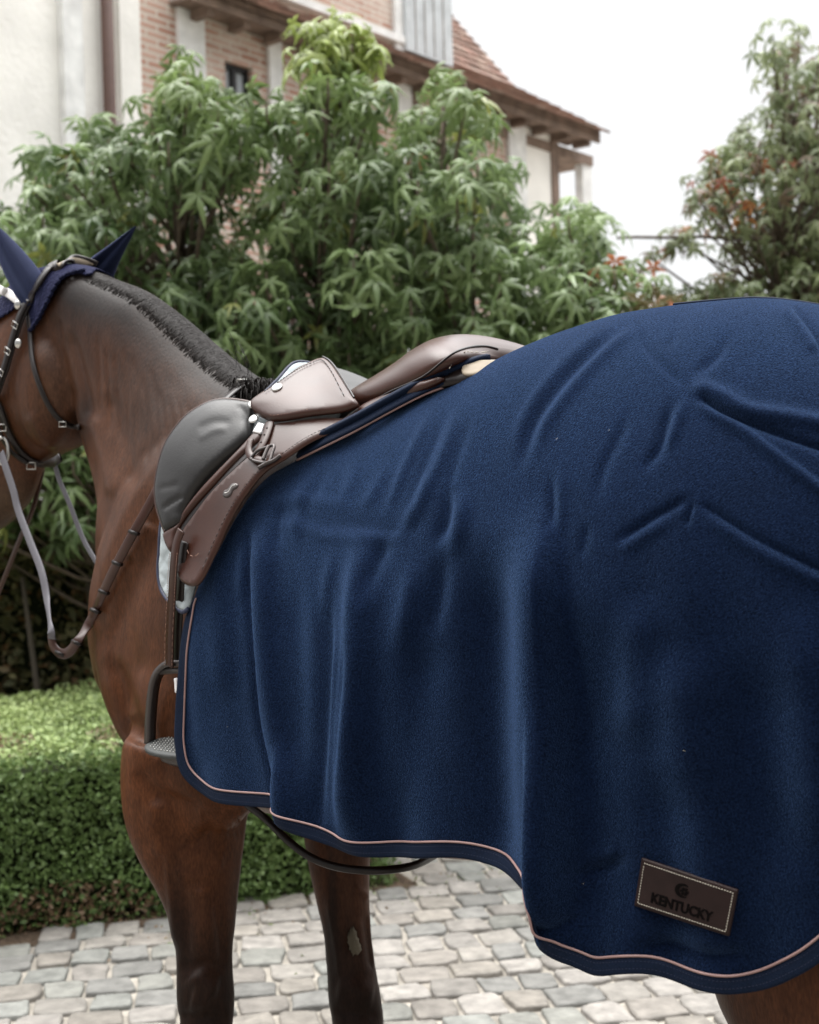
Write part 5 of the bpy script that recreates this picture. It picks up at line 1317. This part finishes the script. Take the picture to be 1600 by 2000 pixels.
# ================================================================== HOUSE
UW = np.array([math.sin(math.radians(39)), math.cos(math.radians(39)), 0.]); NW = np.array([UW[1], -UW[0], 0.])
K0 = YP(1140, 280, 14.0); K0[2] = 0
def BH(px, py, o=0.0): return plane_hit(px, py, K0+NW*o, NW)
def ah(p): return (np.asarray(p)-K0) @ UW, np.asarray(p)[..., 2]
def WP(a, h, o=0.0): return K0+UW*a+NW*o+np.array([0, 0, h])
def brickmat():
    m = bpy.data.materials.new('old_brick'); m.use_nodes = True; n = m.node_tree.nodes; L = m.node_tree.links; b = n['Principled BSDF']; b.inputs['Roughness'].default_value = .9
    uv = n.new('ShaderNodeUVMap'); uv.uv_map = 'UVMap'; br = n.new('ShaderNodeTexBrick'); L.new(uv.outputs[0], br.inputs['Vector'])
    br.inputs['Color1'].default_value = (.40, .21, .155, 1); br.inputs['Color2'].default_value = (.54, .37, .30, 1); br.inputs['Mortar'].default_value = (.62, .56, .49, 1)
    br.inputs['Scale'].default_value = 1; br.inputs['Brick Width'].default_value = .20; br.inputs['Row Height'].default_value = .052; br.inputs['Mortar Size'].default_value = .010; br.inputs['Mortar Smooth'].default_value = .3
    no = n.new('ShaderNodeTexNoise'); no.inputs['Scale'].default_value = 2.2; no.inputs['Detail'].default_value = 6; L.new(uv.outputs[0], no.inputs['Vector'])
    mr_ = n.new('ShaderNodeMapRange'); mr_.inputs['From Min'].default_value = .45; mr_.inputs['From Max'].default_value = .7; L.new(no.outputs['Fac'], mr_.inputs['Value'])
    mm_ = n.new('ShaderNodeMix'); mm_.data_type = 'RGBA'; L.new(mr_.outputs[0], mm_.inputs['Factor']); L.new(br.outputs['Color'], mm_.inputs['A']); mm_.inputs['B'].default_value = (.70, .62, .55, 1)
    m2 = n.new('ShaderNodeMath'); m2.operation = 'MULTIPLY'; m2.inputs[1].default_value = .75; L.new(mr_.outputs[0], m2.inputs[0]); L.new(m2.outputs[0], mm_.inputs['Factor'])
    L.new(mm_.outputs['Result'], b.inputs['Base Color'])
    bp = n.new('ShaderNodeBump'); bp.inputs['Distance'].default_value = .012; L.new(br.outputs['Fac'], bp.inputs['Height']); bp.invert = True; L.new(bp.outputs[0], b.inputs['Normal']); return m
M['brick'] = brickmat()
M['plaster'] = mat('cream_plaster', (.86, .84, .80), .95, .1, var=.10, vscale=2.2, bump=.5, bscale=25, bdist=.01)
M['limewood'] = mat('limewashed_timber', (.76, .76, .75), .85, .2, var=.16, vscale=7, bump=.8, bscale=22, bdist=.01, bstretch=(1, 1, .12))
M['oldwood'] = mat('dark_timber', (.21, .155, .125), .9, .2, var=.3, vscale=8, bump=.8, bscale=22, bdist=.01)
M['paint_grey'] = mat('pale_grey_shutter', (.52, .55, .57), .7, .3, var=.12, vscale=9, bump=.5, bscale=20, bdist=.006, bstretch=(1, 1, .1))
M['tile'] = mat('clay_tile', (1, 1, 1), .9, .2, tint=True, var=.2, vscale=14)
M['pipe'] = mat('brown_downpipe', (.10, .055, .043), .6, .4, var=.1)
M['glass'] = mat('window_glass', (.60, .65, .70), .15, .5)
M['iron'] = mat('black_iron', (.02, .02, .022), .5, .4)
house = thing('house', 'old half-timbered brick house with tiled roof and wooden loggia behind the trees', 'house', WP(-4, 0, 0))
def slab(name, a0, a1, h0, h1, o0, o1, mt, parent=house, uv=False):
    q = MB(); q.box((WP(a0, h0, o0)+WP(a1, h1, o1))/2, UW*(a1-a0)/2, NW*(o1-o0)/2, (0, 0, (h1-h0)/2)); o = q.build(name, mt, parent, smooth=False)
    if uv:
        l = o.data.uv_layers.new(name='UVMap')
        for lp in o.data.loops:
            v = np.array(o.data.vertices[lp.vertex_index].co); a, h = ah(v); l.data[lp.index].uv = (a, h)
    return o
def poly_uv(name, pts, o0, o1, mt):
    n = len(pts); V = [WP(a, h, o1) for a, h in pts]+[WP(a, h, o0) for a, h in pts]; Fc = [tuple(range(n)), tuple(range(n, 2*n))[::-1]]+[(i, i+n, (i+1) % n+n, (i+1) % n) for i in range(n)]
    o = mkmesh(name, V, Fc, mt, house, smooth=False); fixn(o); l = o.data.uv_layers.new(name='UVMap')
    for lp in o.data.loops:
        a, h = ah(np.array(o.data.vertices[lp.vertex_index].co)); l.data[lp.index].uv = (a, h)
    return o
aw = lambda px, py, o=0.: float(ah(BH(px, py, o))[0]); hw = lambda px, py, o=0.: float(ah(BH(px, py, o))[1])
OV = .30
e0a, e0h = ah(BH(440, 2, OV)); e1a, e1h = ah(BH(1180, 272, OV)); e2a, e2h = ah(BH(880, 158, OV)); LOG('EAVE', e0a, e0h, e2a, e2h, e1a, e1h, 'wall left', aw(0, 0), hw(0, 0))
EH = (e2h+e1h)/2
aL = aw(-300, 400); aB = aw(260, 100); aOp = aw(1082, 340); aC = aw(1150, 330)
wh = EH+.12
aR = aw(1015, 340)
win = (aw(440, 150), aw(494, 150), hw(440, 205), hw(440, 116))
# brick wall built round the window opening
def brick(a0, a1, h0, h1): return poly_uv('brick_wall', [(a0, h0), (a1, h0), (a1, h1), (a0, h1)], -.3, 0, M['brick'])
w0, w1, h0, h1 = win; LOG('WIN', win, 'EH', EH, 'aL..', aL, aB, aR, aOp, aC)
ptsW = [(aB, 0), (aR, 0), (aR, wh), (w1, wh), (w1, h0), (w0, h0), (w0, wh), (aB, wh)]
poly_uv('brick_wall', ptsW, -.3, 0, M['brick']); poly_uv('brick_wall', [(w0, h1), (w1, h1), (w1, wh-.002), (w0, wh-.002)], -.298, -.002, M['brick'])
q = MB()
wf = thing('x', '', 'x') if False else None
fr = slab('window', w0, w1, h0, h0+.05, -.12, -.05, M['iron'])
for (x0, x1, y0, y1) in ((w0, w1, h1-.035, h1), (w0, w0+.02, h0, h1), (w1-.02, w1, h0, h1), ((w0+w1)/2-.02, (w0+w1)/2+.02, h0, h1)): slab('frame', x0, x1, y0, y1, -.12+.001, -.049, M['iron'], fr)
slab('pane', w0, w1, h0, h1, -.10, -.09, M['glass'], fr)
# plastered left part with pale posts and the downpipe
slab('plaster_wall', aL, aw(232, 100), 0, 7.4, -.3, .03, M['plaster']); slab('timber_post', aw(108, 100), aw(146, 100), 0, 7.38, .032, .09, M['limewood'])
slab('timber_post', aw(222, 100), aw(262, 100), 0, 7.36, -.02, .07, M['plaster'])
slab('timber_post', aw(152, 100), aw(190, 100), 0, 7.35, .031, .06, M['plaster'])
q = MB(); c0_ = BH(210, 60, .12); q.tube([(c0_[0], c0_[1], 0), (c0_[0], c0_[1], 3), (c0_[0], c0_[1], 7.3)], .042, 12); q.build('downpipe', M['pipe'], house)
for x0, x1, hh in ((345, 396, wh-.03), (521, 546, wh-.04), (770, 797, wh-.05), (985, 1018, wh-.06)):
    slab('timber_post', aw(x0, 130), aw(x1, 130), 0, hh, .001, .035, M['limewood'])
slab('dark_post', aw(797, 200), aw(812, 200), 0, wh-.07, .001, .03, M['oldwood'])
slab('plaster_panel', aR, aw(1075, 340), 0, wh-.08, -.3, .012, M['plaster']); slab('timber_post', aw(1074, 340), aOp+.05, 0, wh-.01, -.16, .03, M['oldwood'])
# loggia: corner post, beam, gable-side post; sky shows through
slab('corner_post', aw(1138, 340), aw(1156, 340), 0, EH-.19, -.09, .0, M['limewood'])
slab('beam', aR-.3, aC+.06, EH-.19, EH-.09, -.2, .02, M['oldwood'])
slab('rail', aOp+.06, aC, 1.9, 2.0, -.12, -.04, M['limewood'])
def slab_d(name, a, o0, o1, h0, h1, mt):
    q = MB(); q.box((WP(a, h0, o0)+WP(a, h1, o1))/2, UW*.09, NW*(o1-o0)/2, (0, 0, (h1-h0)/2)); return q.build(name, mt, house, smooth=False)
slab_d('beam', aC+.02, -4.4, -.21, EH-.18, EH-.09, M['oldwood'])
# eave: soffit boards, rafter ends, tiles
ea0, ea1 = aw(-300, 0, OV), float(e1a)
slab('soffit', aw(330, 0, 0), ea1-.05, EH-.02, EH+.005, -.1, OV-.08, M['oldwood'])
k = 0; a = ea1-.15
while a > aw(330, 0, 0):
    q = MB(); q.box(WP(a, EH-.055, OV/2-.02), UW*.03, NW*(OV/2-.06), (0, 0, .035)); q.build('rafter_end', M['oldwood'], house, smooth=False); a -= .36
slab('fascia', aw(330, 0, 0), ea1-.02, EH-.05, EH+.08, OV-.06, OV-.03, M['oldwood'])
# roof planes of overlapping tiles: shallow skirt then the steep slope
def tiles(name, a0, a1, o0, h0, o1, h1, nrow, cutR=None, wd=.17):
    q = MB(); g = np.random.default_rng(9); sl = np.array([o1-o0, h1-h0]); L = np.linalg.norm(sl); d = sl/L; up = np.array([-d[1], d[0]]); 
    if up[1] < 0: up = -up
    for r in range(nrow):
        u0 = L*r/nrow; u1 = L*(r+1.12)/nrow; st = (r % 2)*wd/2; rr = cutR(r/nrow) if cutR else a1; a = a0+st
        while a < rr:
            j = g.uniform(-.006, .006); b = min(a+wd-.008, rr); th = .022; P = []
            for uu_, lift in ((u0+j, .028), (u1+j, .004)):
                for aa in (a, b):
                    for t_ in (0, th): p = np.array([o0, h0])+d*uu_+up*(lift+t_+g.uniform(-.003, .003)); P.append(WP(aa, p[1], p[0]))
            c = np.array([(.22, .135, .105), (.27, .165, .13), (.18, .115, .09), (.25, .18, .145)][g.integers(4)])*g.uniform(.85, 1.15)
            q.add(P, [(0, 2, 3, 1), (4, 5, 7, 6), (0, 1, 5, 4), (2, 6, 7, 3), (1, 3, 7, 5), (0, 4, 6, 2)], tuple(c)); a += wd
    return q.build(name, M['tile'], house, smooth=False, tint=True, fix=False)
def on_verge(X_, Y_):        # where the right-hand verge of the roof passes a measured point
    o_ = min(((abs(proj(WP(ea1, 6, v))[0]-X_), v) for v in np.linspace(.6, -4, 1600)))[1]
    return float(o_), float(min(((abs(proj(WP(ea1, v, o_))[1]-Y_), v) for v in np.linspace(4, 10, 2000)))[1])
oS, hS = on_verge(1000, 175); oT, hT = on_verge(876, 28)
tiles('roof_skirt', aw(330, 0, 0), ea1, OV+.05, EH+.01, oS, hS, 8)
pv = BH(876, 28, -3.2); av, hv = ah(pv); LOG('ridge', av, hv)
DR = aw(884, 80, 0.0)
hv = hS+(hT-hS)/(oS-oT)*(3.0+oS)
tiles('roof', DR-.2, ea1, oS, hS, -3.0, hv, 26)
q = MB(); q.add([WP(DR-.2, hS-.05, oS), WP(ea1-.05, hS-.05, oS), WP(ea1-.05, hv-.06, -3.0), WP(DR-.2, hv-.06, -3.0), WP(aw(330, 0, 0), EH-.0, OV), WP(ea1-.05, EH-.0, OV)], [(0, 1, 2, 3), (4, 5, 1, 0)]); q.build('roof_boards', M['oldwood'], house, smooth=False, fix=False)
# wall dormer with its pale door
dz0 = EH+.40
poly_uv('dormer_wall', [(aw(330, 0, 0), dz0-.3), (DR-.02, dz0-.3), (DR-.02, 9.2), (aw(330, 0, 0), 9.2)], -.9, -.05, M['brick'])
slab('timber_post', aw(775, 60), aw(790, 60), dz0-.2, 9.1, -.048, -.01, M['limewood'])
sh = slab('shutter_door', aw(790, 60), aw(880, 60), hw(830, 112), 9.15, -.048, .02, M['paint_grey'])
for i in range(1, 5): 
    xx = 790+i*18; slab('board_joint', aw(xx, 60), aw(xx, 60)+.006, hw(830, 112)+.02, 9.1, .021, .026, M['oldwood'], sh)
slab('sill_beam', aw(330, 0, 0), DR-.01, dz0-.06, dz0+.0, -.048, .01, M['limewood'])
